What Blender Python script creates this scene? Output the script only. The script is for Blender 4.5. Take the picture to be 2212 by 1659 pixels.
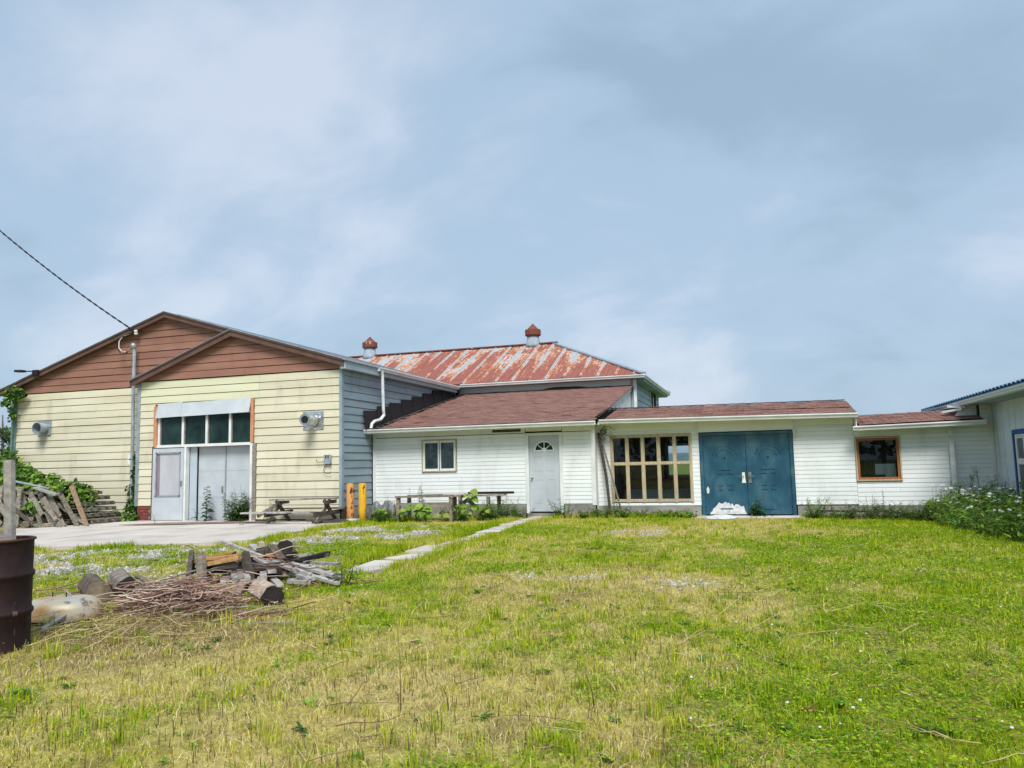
import bpy, math, random
import numpy as np
from mathutils import Vector, Matrix
random.seed(7); rng = np.random.default_rng(11)
for o in list(bpy.data.objects): bpy.data.objects.remove(o)
scene = bpy.context.scene
col = scene.collection

# ------------------------------------------------------------------ camera
CAMH = 1.38
cam_d = bpy.data.cameras.new('camera'); cam = bpy.data.objects.new('camera', cam_d); col.objects.link(cam)
Rv = Vector((0.952667, 0.303162, -0.022774)); Uv = Vector((0.053414, -0.093165, 0.994217)); Fv = Vector((-0.299287, 0.948374, 0.104949))
cam.matrix_world = Matrix(((Rv.x, Uv.x, -Fv.x, 0), (Rv.y, Uv.y, -Fv.y, 0), (Rv.z, Uv.z, -Fv.z, CAMH), (0, 0, 0, 1)))
cam_d.sensor_width = 36; cam_d.lens = 36*1650/2212
cam_d.clip_start = .05; cam_d.clip_end = 6000
scene.camera = cam

# ------------------------------------------------------------------ sky, sun, exposure
SUN_EL, SUN_AZ = math.radians(52), math.radians(157)      # azimuth measured clockwise from +Y
world = bpy.data.worlds.new('World'); scene.world = world; world.use_nodes = True
wt = world.node_tree; wt.nodes.clear()
def wn(t, **k):
    n = wt.nodes.new(t)
    for a, b in k.items(): setattr(n, a, b)
    return n
wl = wt.links.new
sky = wn('ShaderNodeTexSky', sky_type='NISHITA', sun_disc=False, sun_elevation=SUN_EL, sun_rotation=SUN_AZ, air_density=1.2, dust_density=2.5, ozone_density=1.5)
tc = wn('ShaderNodeTexCoord')
sep = wn('ShaderNodeSeparateXYZ'); wl(tc.outputs['Generated'], sep.inputs[0])
ad = wn('ShaderNodeMath', operation='ADD'); ad.inputs[1].default_value = .55; wl(sep.outputs['Z'], ad.inputs[0])
mx = wn('ShaderNodeMath', operation='MAXIMUM'); mx.inputs[1].default_value = .12; wl(ad.outputs[0], mx.inputs[0])
comb = wn('ShaderNodeCombineXYZ')
for i, s in enumerate('XY'):
    d = wn('ShaderNodeMath', operation='DIVIDE'); wl(sep.outputs[s], d.inputs[0]); wl(mx.outputs[0], d.inputs[1]); wl(d.outputs[0], comb.inputs[i])
mp = wn('ShaderNodeMapping'); mp.inputs['Location'].default_value = (4.1, 2.35, 0); mp.inputs['Rotation'].default_value = (0, 0, .35); mp.inputs['Scale'].default_value = (.85, 1.2, 1)
wl(comb.outputs[0], mp.inputs[0])
def wnoise(scale, detail, rough, dist):
    n = wn('ShaderNodeTexNoise'); n.inputs['Scale'].default_value = scale; n.inputs['Detail'].default_value = detail
    n.inputs['Roughness'].default_value = rough; n.inputs['Distortion'].default_value = dist; wl(mp.outputs[0], n.inputs['Vector']); return n
n1 = wnoise(1.7, 6, .5, .3); n2 = wnoise(4.2, 7, .55, .5)
mixn = wn('ShaderNodeMath', operation='MULTIPLY_ADD'); mixn.inputs[1].default_value = .38
wl(n2.outputs['Fac'], mixn.inputs[0])
sc1 = wn('ShaderNodeMath', operation='MULTIPLY'); sc1.inputs[1].default_value = .75; wl(n1.outputs['Fac'], sc1.inputs[0]); wl(sc1.outputs[0], mixn.inputs[2])
ramp = wn('ShaderNodeValToRGB'); ramp.color_ramp.interpolation = 'EASE'
ce = ramp.color_ramp.elements
ce[0].position = .40; ce[0].color = (.315, .44, .57, 1)
ce[1].position = .72; ce[1].color = (.585, .66, .78, 1)
e = ce.new(.55); e.color = (.40, .53, .68, 1)
wl(mixn.outputs[0], ramp.inputs[0])
mixs = wn('ShaderNodeMixRGB'); mixs.inputs[0].default_value = .90
skm = wn('ShaderNodeMixRGB', blend_type='MULTIPLY'); skm.inputs[0].default_value = 1; skm.inputs[2].default_value = (.9, .9, .9, 1)
wl(sky.outputs[0], skm.inputs[1])
clm = wn('ShaderNodeVectorMath', operation='SCALE'); clm.inputs['Scale'].default_value = 5.0; wl(ramp.outputs[0], clm.inputs[0])
wl(skm.outputs[0], mixs.inputs[1]); wl(clm.outputs[0], mixs.inputs[2])
bg = wn('ShaderNodeBackground'); bg.inputs['Strength'].default_value = .084; wl(mixs.outputs[0], bg.inputs[0])
wo = wn('ShaderNodeOutputWorld'); wl(bg.outputs[0], wo.inputs[0])

sun_d = bpy.data.lights.new('sun', 'SUN'); sun = bpy.data.objects.new('sun', sun_d); col.objects.link(sun)
sun_d.energy = 1.5; sun_d.angle = math.radians(24); sun_d.color = (1, .98, .945)
sdir = Vector((math.sin(SUN_AZ)*math.cos(SUN_EL), math.cos(SUN_AZ)*math.cos(SUN_EL), math.sin(SUN_EL)))
sun.rotation_euler = sdir.to_track_quat('Z', 'Y').to_euler(); sun.location = (0, -20, 30)
vs = scene.view_settings; vs.view_transform = 'Standard'; vs.look = 'None'; vs.exposure = 1.4; vs.gamma = 1; vs.use_curve_mapping = False
scene.render.engine = 'CYCLES'; scene.cycles.max_bounces = 6; scene.cycles.transparent_max_bounces = 12

# ------------------------------------------------------------------ materials
def srgb(r, g, b):
    return tuple(((c/255)/12.92 if c/255 <= .04045 else ((c/255+.055)/1.055)**2.4) for c in (r, g, b)) + (1,)
class NT:
    def __init__(s, name):
        s.m = bpy.data.materials.new(name); s.m.use_nodes = True; s.t = s.m.node_tree; s.t.nodes.clear()
        s.out = s.t.nodes.new('ShaderNodeOutputMaterial')
    def n(s, t, ins=None, **k):
        x = s.t.nodes.new(t)
        for a, b in k.items(): setattr(x, a, b)
        for a, b in (ins or {}).items():
            if isinstance(b, bpy.types.NodeSocket): s.t.links.new(b, x.inputs[a])
            else: x.inputs[a].default_value = b
        return x
    def pos(s, sc=(1, 1, 1), objspace=False):
        g = s.n('ShaderNodeTexCoord').outputs['Object'] if objspace else s.n('ShaderNodeNewGeometry').outputs['Position']
        return s.n('ShaderNodeMapping', {'Vector': g, 'Scale': sc}).outputs[0]
    def noise(s, vec, scale, detail=5, rough=.55, dist=0):
        return s.n('ShaderNodeTexNoise', {'Vector': vec, 'Scale': scale, 'Detail': detail, 'Roughness': rough, 'Distortion': dist}).outputs['Fac']
    def ramp(s, fac, stops, interp='LINEAR'):
        r = s.n('ShaderNodeValToRGB', {'Fac': fac}); r.color_ramp.interpolation = interp
        el = r.color_ramp.elements
        while len(el) < len(stops): el.new(.5)
        for e, (p, c) in zip(el, stops):
            e.position = p; e.color = c if hasattr(c, '__len__') else (c, c, c, 1)
        return r.outputs[0]
    def mix(s, fac, a, b, mode='MIX'):
        return s.n('ShaderNodeMixRGB', {0: fac, 1: a, 2: b}, blend_type=mode).outputs[0]
    def math(s, op, a, b=0.0, c=0.0):
        return s.n('ShaderNodeMath', {0: a, 1: b, 2: c}, operation=op).outputs[0]
    def rand(s, c, amt):
        r = s.n('ShaderNodeObjectInfo').outputs['Random']
        v = s.math('MULTIPLY_ADD', r, 2*amt, 1-amt)
        return s.n('ShaderNodeVectorMath', {0: c, 'Scale': v}, operation='SCALE').outputs[0]
    def bsdf(s, c, rough=.7, metal=0, bump=None, bstr=.3, bdist=.01, spec=.35):
        b = s.n('ShaderNodeBsdfPrincipled', {'Base Color': c, 'Roughness': rough, 'Metallic': metal, 'Specular IOR Level': spec})
        if bump is not None:
            bn = s.n('ShaderNodeBump', {'Height': bump, 'Strength': bstr, 'Distance': bdist}); s.t.links.new(bn.outputs[0], b.inputs['Normal'])
        s.t.links.new(b.outputs[0], s.out.inputs[0]); return b
def mat(name, c, c2=None, scale=6, stretch=(1, 1, 1), rough=.7, metal=0, rnd=.06, bstr=.25, lo=.35, hi=.7, detail=6, objspace=False, spec=.3, fine=None):
    t = NT(name); p = t.pos(stretch, objspace); nz = t.noise(p, scale, detail)
    cc = t.ramp(nz, [(lo, c), (hi, c2 or c)])
    if fine is not None:
        f = t.noise(t.pos((1, 1, 1), objspace), fine, 3); cc = t.mix(t.ramp(f, [(.55, 0.), (.75, .5)]), cc, tuple(x*.55 for x in c[:3])+(1,))
    if rnd: cc = t.rand(cc, rnd)
    t.bsdf(cc, rough, metal, nz, bstr, .01, spec); return t.m
def siding_mat(name, c, c2, stain, rnd=.05, stain_amt=.35, rough=.55):
    t = NT(name); p = t.pos((.35, .35, 2.2)); a = t.noise(p, 1.6, 6)
    cc = t.ramp(a, [(.36, c), (.68, c2)])
    st = t.noise(t.pos((1.6, 1.6, .5)), 1.3, 7, .62)
    cc = t.mix(t.ramp(st, [(.52, 0.), (.78, stain_amt)]), cc, stain)
    sp = t.noise(t.pos((1, 1, 1)), 14, 4, .6); cc = t.mix(t.ramp(sp, [(.66, 0.), (.74, .4)]), cc, stain)
    cc = t.rand(cc, rnd); t.bsdf(cc, rough, 0, a, .15, .008, .35); return t.m
M = {}
M['yellow'] = siding_mat('yellow_paint', srgb(214, 208, 184), srgb(203, 196, 168), srgb(152, 142, 118), .06, .5)
M['yellow2'] = siding_mat('pale_yellow_paint', srgb(212, 211, 180), srgb(203, 202, 168), srgb(168, 162, 130), .03, .2)
M['brown'] = siding_mat('brown_paint', srgb(152, 110, 92), srgb(138, 98, 82), srgb(102, 72, 62), .06, .4)
M['blue'] = siding_mat('dusty_blue_paint', srgb(146, 162, 170), srgb(126, 146, 156), srgb(86, 106, 118), .06, .6)
M['greyblue'] = siding_mat('grey_paint', srgb(162, 176, 184), srgb(142, 158, 168), srgb(104, 120, 130), .06, .6)
M['white'] = siding_mat('white_vinyl', srgb(231, 234, 233), srgb(224, 228, 226), srgb(164, 168, 154), .03, .36)
M['panel'] = siding_mat('pale_panel_paint', srgb(206, 216, 220), srgb(196, 206, 212), srgb(150, 160, 160), .03, .35)
M['trimwhite'] = mat('trim_white', srgb(228, 230, 228), srgb(206, 208, 202), 3, rough=.5, rnd=.02)
M['gutter'] = mat('gutter_white', srgb(234, 236, 236), srgb(204, 208, 204), 2.2, (1, 1, 3), rough=.35, rnd=.02, spec=.5)
M['doorwhite'] = mat('door_white', srgb(190, 196, 200), srgb(174, 181, 187), 2, rough=.45, rnd=.02)
M['doorgrey'] = mat('door_grey', srgb(184, 194, 202), srgb(168, 180, 190), 1.3, rough=.5, rnd=.02)
M['fascia'] = mat('fascia_brown', srgb(104, 80, 70), srgb(88, 66, 58), 4, rough=.5, rnd=.05)
M['peach'] = mat('peach_wood', srgb(206, 150, 112), srgb(178, 122, 88), 5, (3, 3, .6), rnd=.05)
M['oak'] = mat('oak_wood', srgb(196, 182, 152), srgb(164, 146, 116), 9, (3, 3, .5), rnd=.08)
M['tan'] = mat('tan_wood', srgb(170, 110, 70), srgb(140, 86, 52), 9, (3, 3, .5), rnd=.08)
M['greywood'] = mat('weathered_wood', srgb(150, 140, 128), srgb(98, 88, 78), 5, (2, 2, 5), rough=.85, rnd=.18, bstr=.5)
M['darkwood'] = mat('dark_weathered_wood', srgb(92, 82, 74), srgb(58, 50, 46), 5, (2, 2, 5), rough=.9, rnd=.18, bstr=.5)
M['palewood'] = mat('pale_split_wood', srgb(178, 174, 168), srgb(126, 122, 118), 6, (2, 2, 3), rough=.8, rnd=.14)
M['freshwood'] = mat('yellow_split_wood', srgb(190, 150, 100), srgb(140, 100, 62), 6, (2, 2, 3), rough=.8, rnd=.14)
M['redbrick'] = mat('red_brick', srgb(140, 72, 62), srgb(104, 56, 50), 6, rough=.85, rnd=.12)
M['block'] = mat('concrete_foundation', srgb(158, 154, 146), srgb(118, 116, 108), 2.4, (1, 1, 1.6), rough=.9, rnd=.05, bstr=.4, fine=9)
M['blackshingle'] = mat('black_shingle', srgb(48, 42, 44), srgb(36, 32, 34), 30, rough=.9, rnd=.1)
M['galv'] = mat('galvanised', srgb(176, 184, 190), srgb(140, 150, 156), 5, rough=.4, metal=.4, rnd=.04)
M['steel'] = mat('steel', srgb(190, 190, 188), srgb(140, 136, 130), 8, rough=.35, metal=.85, rnd=0)
M['black'] = mat('black_rubber', srgb(26, 26, 28), srgb(36, 36, 38), 8, rough=.5, rnd=0)
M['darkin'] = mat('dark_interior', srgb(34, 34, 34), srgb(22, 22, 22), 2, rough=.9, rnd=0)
M['darkmetal'] = mat('dark_metal', srgb(54, 50, 48), srgb(38, 34, 32), 8, rough=.5, metal=.5, rnd=0)
M['bluetrim'] = mat('blue_trim', srgb(32, 84, 160), srgb(26, 70, 138), 4, rough=.45, rnd=0)
M['bluetile'] = mat('blue_tile', srgb(92, 138, 174), srgb(70, 112, 150), 6, rough=.4, rnd=.2, spec=.5)
M['greenpipe'] = mat('faded_green_pipe', srgb(118, 142, 138), srgb(92, 116, 112), 4, rough=.5, rnd=0)
def m_rustroof():
    t = NT('rusty_metal_roof'); p = t.pos((1, 1, 1))
    big = t.noise(t.pos((1.1, .35, .35)), 1.1, 5, .6, .3); fine = t.noise(t.pos((9, .9, .9)), 1.5, 7, .68, .2); chip = t.noise(t.pos((4, 2.2, 2.2)), 2.6, 6, .6)
    rnd = t.n('ShaderNodeObjectInfo').outputs['Random']; sp = t.n('ShaderNodeSeparateXYZ', {0: t.n('ShaderNodeNewGeometry').outputs['Position']})
    s = t.math('MULTIPLY_ADD', fine, .34, t.math('MULTIPLY_ADD', chip, .3, t.math('MULTIPLY', big, .46)))
    s = t.math('ADD', s, t.math('MULTIPLY_ADD', rnd, .07, -.035)); s = t.math('ADD', s, t.math('MULTIPLY_ADD', sp.outputs['Z'], -.058, .343))
    # bare zinc along each seam rib
    fr_ = t.math('FRACT', t.math('DIVIDE', t.math('ADD', sp.outputs['X'], 17.5), .62)); seam = t.ramp(fr_, [(.0, .5), (.06, 1.), (.16, 1.), (.24, 0.)])
    s = t.math('SUBTRACT', s, t.math('MULTIPLY', seam, t.math('MULTIPLY_ADD', t.noise(t.pos((2, 1.2, 1.2)), 1.4, 4), .26, -.02)))
    rust = t.ramp(t.noise(t.pos((3, .5, .5)), 2.4, 7, .65), [(.3, srgb(138, 82, 64)), (.5, srgb(146, 88, 76)), (.7, srgb(122, 68, 62))])
    ora = t.ramp(fine, [(.4, srgb(196, 134, 84)), (.7, srgb(210, 160, 110))])
    galv = t.ramp(t.noise(p, 5, 5), [(.35, srgb(172, 178, 182)), (.7, srgb(146, 155, 162))])
    m1 = t.ramp(s, [(.50, 0.), (.535, 1.)]); m2 = t.ramp(s, [(.53, 0.), (.575, 1.)])
    c = t.mix(m2, t.mix(t.math('SUBTRACT', 1, m1), ora, galv), rust)
    t.bsdf(c, .65, 0, fine, .15, .01, .3); return t.m
M['rustroof'] = m_rustroof()
def m_shingle():
    t = NT('brown_asphalt_shingle'); p = t.pos((1, 1, 1)); a = t.noise(p, 70, 3, .7); b = t.noise(t.pos((1, 1.0, 1)), .7, 6, .6); d = t.noise(t.pos((3, 8, 3)), 2.2, 5)
    c = t.ramp(a, [(.3, srgb(104, 76, 70)), (.5, srgb(134, 100, 92)), (.72, srgb(158, 124, 114))])
    c = t.mix(t.ramp(b, [(.4, 0.), (.7, .35)]), c, srgb(124, 100, 84)); c = t.mix(t.ramp(d, [(.5, 0.), (.75, .3)]), c, srgb(92, 66, 62))
    c = t.rand(c, .17); t.bsdf(c, .95, 0, a, .4, .005, .15); return t.m
M['shingle'] = m_shingle()
def m_concrete():
    t = NT('pale_concrete_slab'); a = t.noise(t.pos(), .8, 8, .65); b = t.noise(t.pos(), 22, 4, .7)
    c = t.ramp(a, [(.3, srgb(166, 158, 150)), (.5, srgb(190, 182, 174)), (.72, srgb(204, 198, 190))])
    c = t.mix(t.ramp(b, [(.55, 0.), (.8, .35)]), c, srgb(140, 132, 124))
    st = t.noise(t.pos((.35, 1.2, 1)), .55, 5); c = t.mix(t.ramp(st, [(.6, 0.), (.72, .4)]), c, srgb(128, 116, 108))
    c = t.rand(c, .05); t.bsdf(c, .9, 0, b, .3, .01, .2); return t.m
M['concrete'] = m_concrete()
def m_glass(name, tint, r=.06, film_col=(.2, .2, .2, 1), film=.05):
    t = NT(name); tr = t.n('ShaderNodeBsdfTransparent', {'Color': tint}); gl = t.n('ShaderNodeBsdfGlossy', {'Roughness': r, 'Color': (1, 1, 1, 1)})
    fr = t.n('ShaderNodeFresnel', {'IOR': 1.32}); mx = t.n('ShaderNodeMixShader', {0: fr.outputs[0], 1: tr.outputs[0], 2: gl.outputs[0]})
    df = t.n('ShaderNodeBsdfDiffuse', {'Color': film_col}); nz = t.noise(t.pos((1, 1, .7)), 2.3, 6, .6); fc = t.ramp(nz, [(.3, film*.4), (.7, film*1.7)])  # diffuse film puts returned light into the pane colour, over dark rooms
    m2 = t.n('ShaderNodeMixShader', {0: fc, 1: mx.outputs[0], 2: df.outputs[0]}); t.t.links.new(m2.outputs[0], t.out.inputs[0]); return t.m
M['glass'] = m_glass('window_glass', (.78, .84, .84, 1), .01, (.3, .3, .3, 1), .010)
M['tealglass'] = m_glass('tinted_glass', (.10, .24, .24, 1), .04, (.055, .12, .115, 1), .3)
M['mistglass'] = m_glass('grey_film_glass', (.5, .54, .56, 1), .12, (.3, .33, .34, 1), .22)
def m_bluedoor():
    t = NT('blue_steel_door'); a = t.noise(t.pos((1, 1, .6)), 2.2, 6, .6)
    c = t.ramp(a, [(.32, srgb(20, 64, 86)), (.5, srgb(34, 84, 104)), (.68, srgb(74, 106, 118))])  # pale ramp end paints sheen patches into the door colour
    c = t.mix(t.ramp(t.noise(t.pos((1, 1, .5)), 9, 6, .7), [(.58, 0.), (.72, .45)]), c, srgb(96, 116, 128)); c = t.mix(t.ramp(t.noise(t.pos((2, 2, .25)), 3, 6, .7), [(.6, 0.), (.75, .4)]), c, srgb(20, 56, 84))
    t.bsdf(c, .42, 0, a, .1, .01, .5); return t.m
M['bluedoor'] = m_bluedoor()
def m_peel(name, c, base, under, sc=4, lo=.6, stretch=(1, 1, .5)):
    t = NT(name); a = t.noise(t.pos(stretch), sc, 7, .62); b = t.noise(t.pos(), 9, 4)
    top = t.ramp(b, [(.3, c), (.7, base)]); cc = t.mix(t.ramp(a, [(lo, 0.), (lo+.02, 1.)]), top, under)
    t.bsdf(cc, .65, 0, a, .25, .01, .3); return t.m
M['bollard1'] = m_peel('faded_orange_paint', srgb(216, 150, 104), srgb(214, 160, 72), srgb(74, 52, 42), 7, .575, (1, 1, .4))
M['bollard2'] = m_peel('yellow_paint_chipped', srgb(234, 178, 40), srgb(218, 168, 50), srgb(66, 44, 30), 6, .575, (1, 1, .45))
M['barrel'] = m_peel('rusty_drum', srgb(30, 19, 24), srgb(50, 30, 29), srgb(112, 88, 82), 2.4, .625, (3.5, 3.5, .45))
M['barrelrim'] = mat('drum_rim_rust', srgb(84, 52, 44), srgb(54, 34, 32), 8, rough=.7, rnd=0)
M['ventrust'] = m_peel('rusted_vent', srgb(128, 74, 56), srgb(102, 58, 46), srgb(160, 152, 146), 4, .63)
M['ventgrey'] = mat('vent_grey', srgb(160, 170, 176), srgb(136, 148, 156), 5, rough=.6, rnd=.04)
# (structure, then objects)
# ------------------------------------------------------------------ geometry helpers
ROOT = {}
class MB:
    def __init__(s, mtx=None): s.v = []; s.f = []; s.c = []; s.m = mtx
    def add(s, vs, fs, c=None):
        n = len(s.v)
        if s.m is not None: vs = [tuple(s.m @ Vector(v)) for v in vs]
        s.v += [tuple(v) for v in vs]; s.f += [tuple(i+n for i in f) for f in fs]
        if c is not None: s.c += [c]*len(vs)
    def box(s, x0, x1, y0, y1, z0, z1):
        s.add([(x0,y0,z0),(x1,y0,z0),(x1,y1,z0),(x0,y1,z0),(x0,y0,z1),(x1,y0,z1),(x1,y1,z1),(x0,y1,z1)],
              [(0,3,2,1),(4,5,6,7),(0,1,5,4),(1,2,6,5),(2,3,7,6),(3,0,4,7)]); return s
    def beam(s, p0, p1, w, h, up=(0,0,1), taper=1, jit=0):
        p0 = Vector(p0); p1 = Vector(p1); d = (p1-p0).normalized(); up = Vector(up)
        side = d.cross(up)
        if side.length < 1e-4: side = d.cross(Vector((1,0,0)))
        side.normalize(); u = side.cross(d).normalized()
        vs = []
        for p, k in ((p0, 1), (p1, taper)):
            for a, b in ((-1,-1),(1,-1),(1,1),(-1,1)):
                vs.append(p+side*(a*w/2*k)+u*(b*h/2*k)+d*random.uniform(-jit, jit))
        s.add(vs, [(0,1,2,3),(7,6,5,4),(0,4,5,1),(1,5,6,2),(2,6,7,3),(3,7,4,0)]); return s
    def prism(s, poly, vec):
        n = len(poly); vec = Vector(vec); vs = [Vector(q) for q in poly]+[Vector(q)+vec for q in poly]
        s.add(vs, [tuple(range(n))[::-1], tuple(range(n, 2*n))]+[(i, (i+1) % n, n+(i+1) % n, n+i) for i in range(n)]); return s
    def tube(s, pts, r, n=8, r1=None, cap=True, c=None):
        pts = [Vector(q) for q in pts]; k = len(pts); vs = []; prev = None
        for i, q in enumerate(pts):
            d = (pts[min(i+1, k-1)]-pts[max(i-1, 0)]).normalized()
            a = prev if prev is not None else (Vector((0,0,1)) if abs(d.z) < .9 else Vector((1,0,0)))
            b = d.cross(a).normalized(); a = b.cross(d).normalized(); prev = a
            rr = r if r1 is None else r+(r1-r)*i/(k-1)
            if hasattr(r, '__len__'): rr = r[i]
            vs += [q+(a*math.cos(2*math.pi*j/n)+b*math.sin(2*math.pi*j/n))*rr for j in range(n)]
        fs = [(i*n+j, i*n+(j+1) % n, (i+1)*n+(j+1) % n, (i+1)*n+j) for i in range(k-1) for j in range(n)]
        if cap: fs += [tuple(range(n))[::-1], tuple((k-1)*n+j for j in range(n))]
        s.add(vs, fs, c); return s
    def lathe(s, o, prof, n=24, ax=None, cap0=True, cap1=True):
        o = Vector(o); ax = Vector(ax or (0,0,1)).normalized(); a = ax.orthogonal().normalized(); b = ax.cross(a); vs = []
        for r, h in prof: vs += [o+ax*h+(a*math.cos(2*math.pi*j/n)+b*math.sin(2*math.pi*j/n))*r for j in range(n)]
        k = len(prof); fs = [(i*n+j, i*n+(j+1) % n, (i+1)*n+(j+1) % n, (i+1)*n+j) for i in range(k-1) for j in range(n)]
        if cap0: fs.append(tuple(range(n))[::-1])
        if cap1: fs.append(tuple((k-1)*n+j for j in range(n)))
        s.add(vs, fs); return s
    def build(s, name, m, parent=None, smooth=False):
        me = bpy.data.meshes.new(name); off = ROOT.get(parent.name, Vector()) if parent else Vector()
        if parent is None and s.v:
            a = np.array(s.v); lo = a.min(0); hi = a.max(0); off = Vector(((lo[0]+hi[0])/2, (lo[1]+hi[1])/2, lo[2]))
        me.from_pydata([(v[0]-off.x, v[1]-off.y, v[2]-off.z) for v in s.v], [], s.f)
        if s.c:
            at = me.color_attributes.new('Col', 'FLOAT_COLOR', 'POINT')
            at.data.foreach_set('color', np.array([(*c[:3], 1) for c in s.c], dtype=np.float32).ravel())
        me.materials.append(M[m] if isinstance(m, str) else m)
        if smooth: me.polygons.foreach_set('use_smooth', [True]*len(me.polygons))
        o = bpy.data.objects.new(name, me); col.objects.link(o)
        if parent: o.parent = parent
        else: o.location = off
        ROOT[o.name] = off.copy(); return o
def thing(name, label, cat, loc, group=None):
    o = bpy.data.objects.new(name, None); col.objects.link(o); o.location = loc; o['label'] = label; o['category'] = cat
    if group: o['group'] = group
    ROOT[o.name] = Vector(loc); return o
def tag(o, label, cat, group=None):
    o['label'] = label; o['category'] = cat
    if group: o['group'] = group
    return o
def struct(o): o['kind'] = 'structure'; return o
def place(me, name, parent, loc, rot=(0,0,0), sc=(1,1,1)):
    o = bpy.data.objects.new(name, me); col.objects.link(o); o.parent = parent
    o.location = Vector(loc)-ROOT.get(parent.name, Vector()); o.rotation_euler = rot; o.scale = sc; return o
def gz(x, y):
    k = min(1, max(0, (17.3-y)/3)); return k*(.022*math.sin(x*1.7+y*.6)+.018*math.sin(x*.55-y*1.3+1)+.012*math.sin(3.1*x-2.2*y))

def siding(parent, m, P, zs0, zs1, pitch, lim, opens=(), gap=.012, lip=.022, name='siding_board', jit=.005):
    k = 0; cnt = 0
    while zs0+k*pitch < zs1-.02:
        z0 = zs0+k*pitch; z1 = min(z0+pitch, zs1); k += 1
        cuts = sorted({z0+gap, z1, *[z for o in opens for z in o[2:4] if z0+gap+.008 < z < z1-.008]})
        cells = []
        for a, b in zip(cuts, cuts[1:]):
            la, ra = lim(a); lb, rb = lim(b); iv = [(la, lb, ra, rb)]
            for (u0, u1, v0, v1) in opens:
                if v0 < (a+b)/2 < v1:
                    nv = []
                    for (l0, l1, r0, r1) in iv:
                        if u1 <= min(l0, l1) or u0 >= max(r0, r1): nv.append((l0, l1, r0, r1)); continue
                        if u0 > min(l0, l1): nv.append((l0, l1, u0, u0))
                        if u1 < max(r0, r1): nv.append((u1, u1, r0, r1))
                    iv = nv
            nv = []
            for q in iv:
                if min(q[2], q[3])-max(q[0], q[1]) > 2.6 and len(cuts) == 2 and random.random() < .8:
                    u_ = random.uniform(max(q[0], q[1])+.6, min(q[2], q[3])-.6); nv += [(q[0], q[1], u_-.0015, u_-.0015), (u_+.0015, u_+.0015, q[2], q[3])]
                else: nv.append(q)
            cells += [(a, b)+q for q in nv if max(q[2]-q[0], q[3]-q[1]) > .04]
        comp = list(range(len(cells)))
        def find(i):
            while comp[i] != i: i = comp[i]
            return i
        for i in range(len(cells)):
            for j in range(i):
                A, B = cells[i], cells[j]
                if abs(A[0]-B[1]) < 1e-6 and min(A[4], B[5])-max(A[2], B[3]) > .01: comp[find(i)] = find(j)
        groups = {}
        for i in range(len(cells)): groups.setdefault(find(i), []).append(cells[i])
        for g in groups.values():
            mb = MB(); dz = random.uniform(-jit, jit)*.6; dd = random.uniform(-jit, jit)*.5
            for (a, b, l0, l1, r0, r1) in g:
                if r0 < l0: r0 = l0 = (r0+l0)/2
                if r1 < l1: r1 = l1 = (r1+l1)/2
                n = max(1, int((max(r0, r1)-min(l0, l1))/1.1)); ts = [a, (a+b)/2, b] if len(g) == 1 else [a, b]
                vs = []; R = len(ts)
                for i in range(n+1):
                    w = i/n; js = random.uniform(-jit, jit) if 0 < i < n else 0
                    for t in ts:
                        tt = (t-z0)/pitch; q = (t-a)/max(1e-6, b-a); u = (l0+(r0-l0)*w)*(1-q)+(l1+(r1-l1)*w)*q
                        d = lip*max(0, 1-tt)**.8*.85+.004+dd+js
                        vs.append(P(u, t+dz+js*.5, max(.003, d)))
                    vs.append(P((l0+(r0-l0)*w), a+dz, .001)); vs.append(P((l1+(r1-l1)*w), b+dz, .001))
                S = R+2; fs = []
                for i in range(n):
                    A = i*S; B = A+S
                    for r in range(R-1): fs.append((A+r, B+r, B+r+1, A+r+1))
                    fs.append((A+R, B+R, B, A)); fs.append((A+R-1, B+R-1, B+R+1, A+R+1))
                fs.append(tuple([R]+list(range(R))+[R+1])); E0 = n*S; fs.append(tuple([E0+R]+list(range(E0, E0+R))+[E0+R+1])[::-1])
                mb.add(vs, fs)
            mb.build(name, m, parent); cnt += 1
    return cnt
def backing(name, m, parent, P, poly_lim, z0, z1, opens=(), th=.1, steps=()):
    # wall core with openings: slabs between all z cuts
    mb = MB(); cuts = sorted({z0, z1, *[z for o in opens for z in o[2:4] if z0 < z < z1], *[z for z in steps if z0 < z < z1]})
    for a, b in zip(cuts, cuts[1:]):
        la, ra = poly_lim(a+1e-5); lb, rb = poly_lim(b-1e-5); iv = [(la, lb, ra, rb)]
        for (u0, u1, v0, v1) in opens:
            if v0 < (a+b)/2 < v1:
                nv = []
                for (l0, l1, r0, r1) in iv:
                    if u1 <= min(l0, l1) or u0 >= max(r0, r1): nv.append((l0, l1, r0, r1)); continue
                    if u0 > l0: nv.append((l0, l1, u0, u0))
                    if u1 < r0: nv.append((u1, u1, r0, r1))
                iv = nv
        for (l0, l1, r0, r1) in iv:
            vs = [P(l0,a,0),P(r0,a,0),P(r1,b,0),P(l1,b,0),P(l0,a,-th),P(r0,a,-th),P(r1,b,-th),P(l1,b,-th)]
            mb.add(vs, [(0,1,2,3),(7,6,5,4),(0,4,5,1),(1,5,6,2),(2,6,7,3),(3,7,4,0)])
    return mb.build(name, m, parent)
def front(Y): return lambda u, z, d: (u, Y-d, z)
def sideR(X): return lambda u, z, d: (X+d, u, z)
def sideL(X): return lambda u, z, d: (X-d, u, z)
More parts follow.
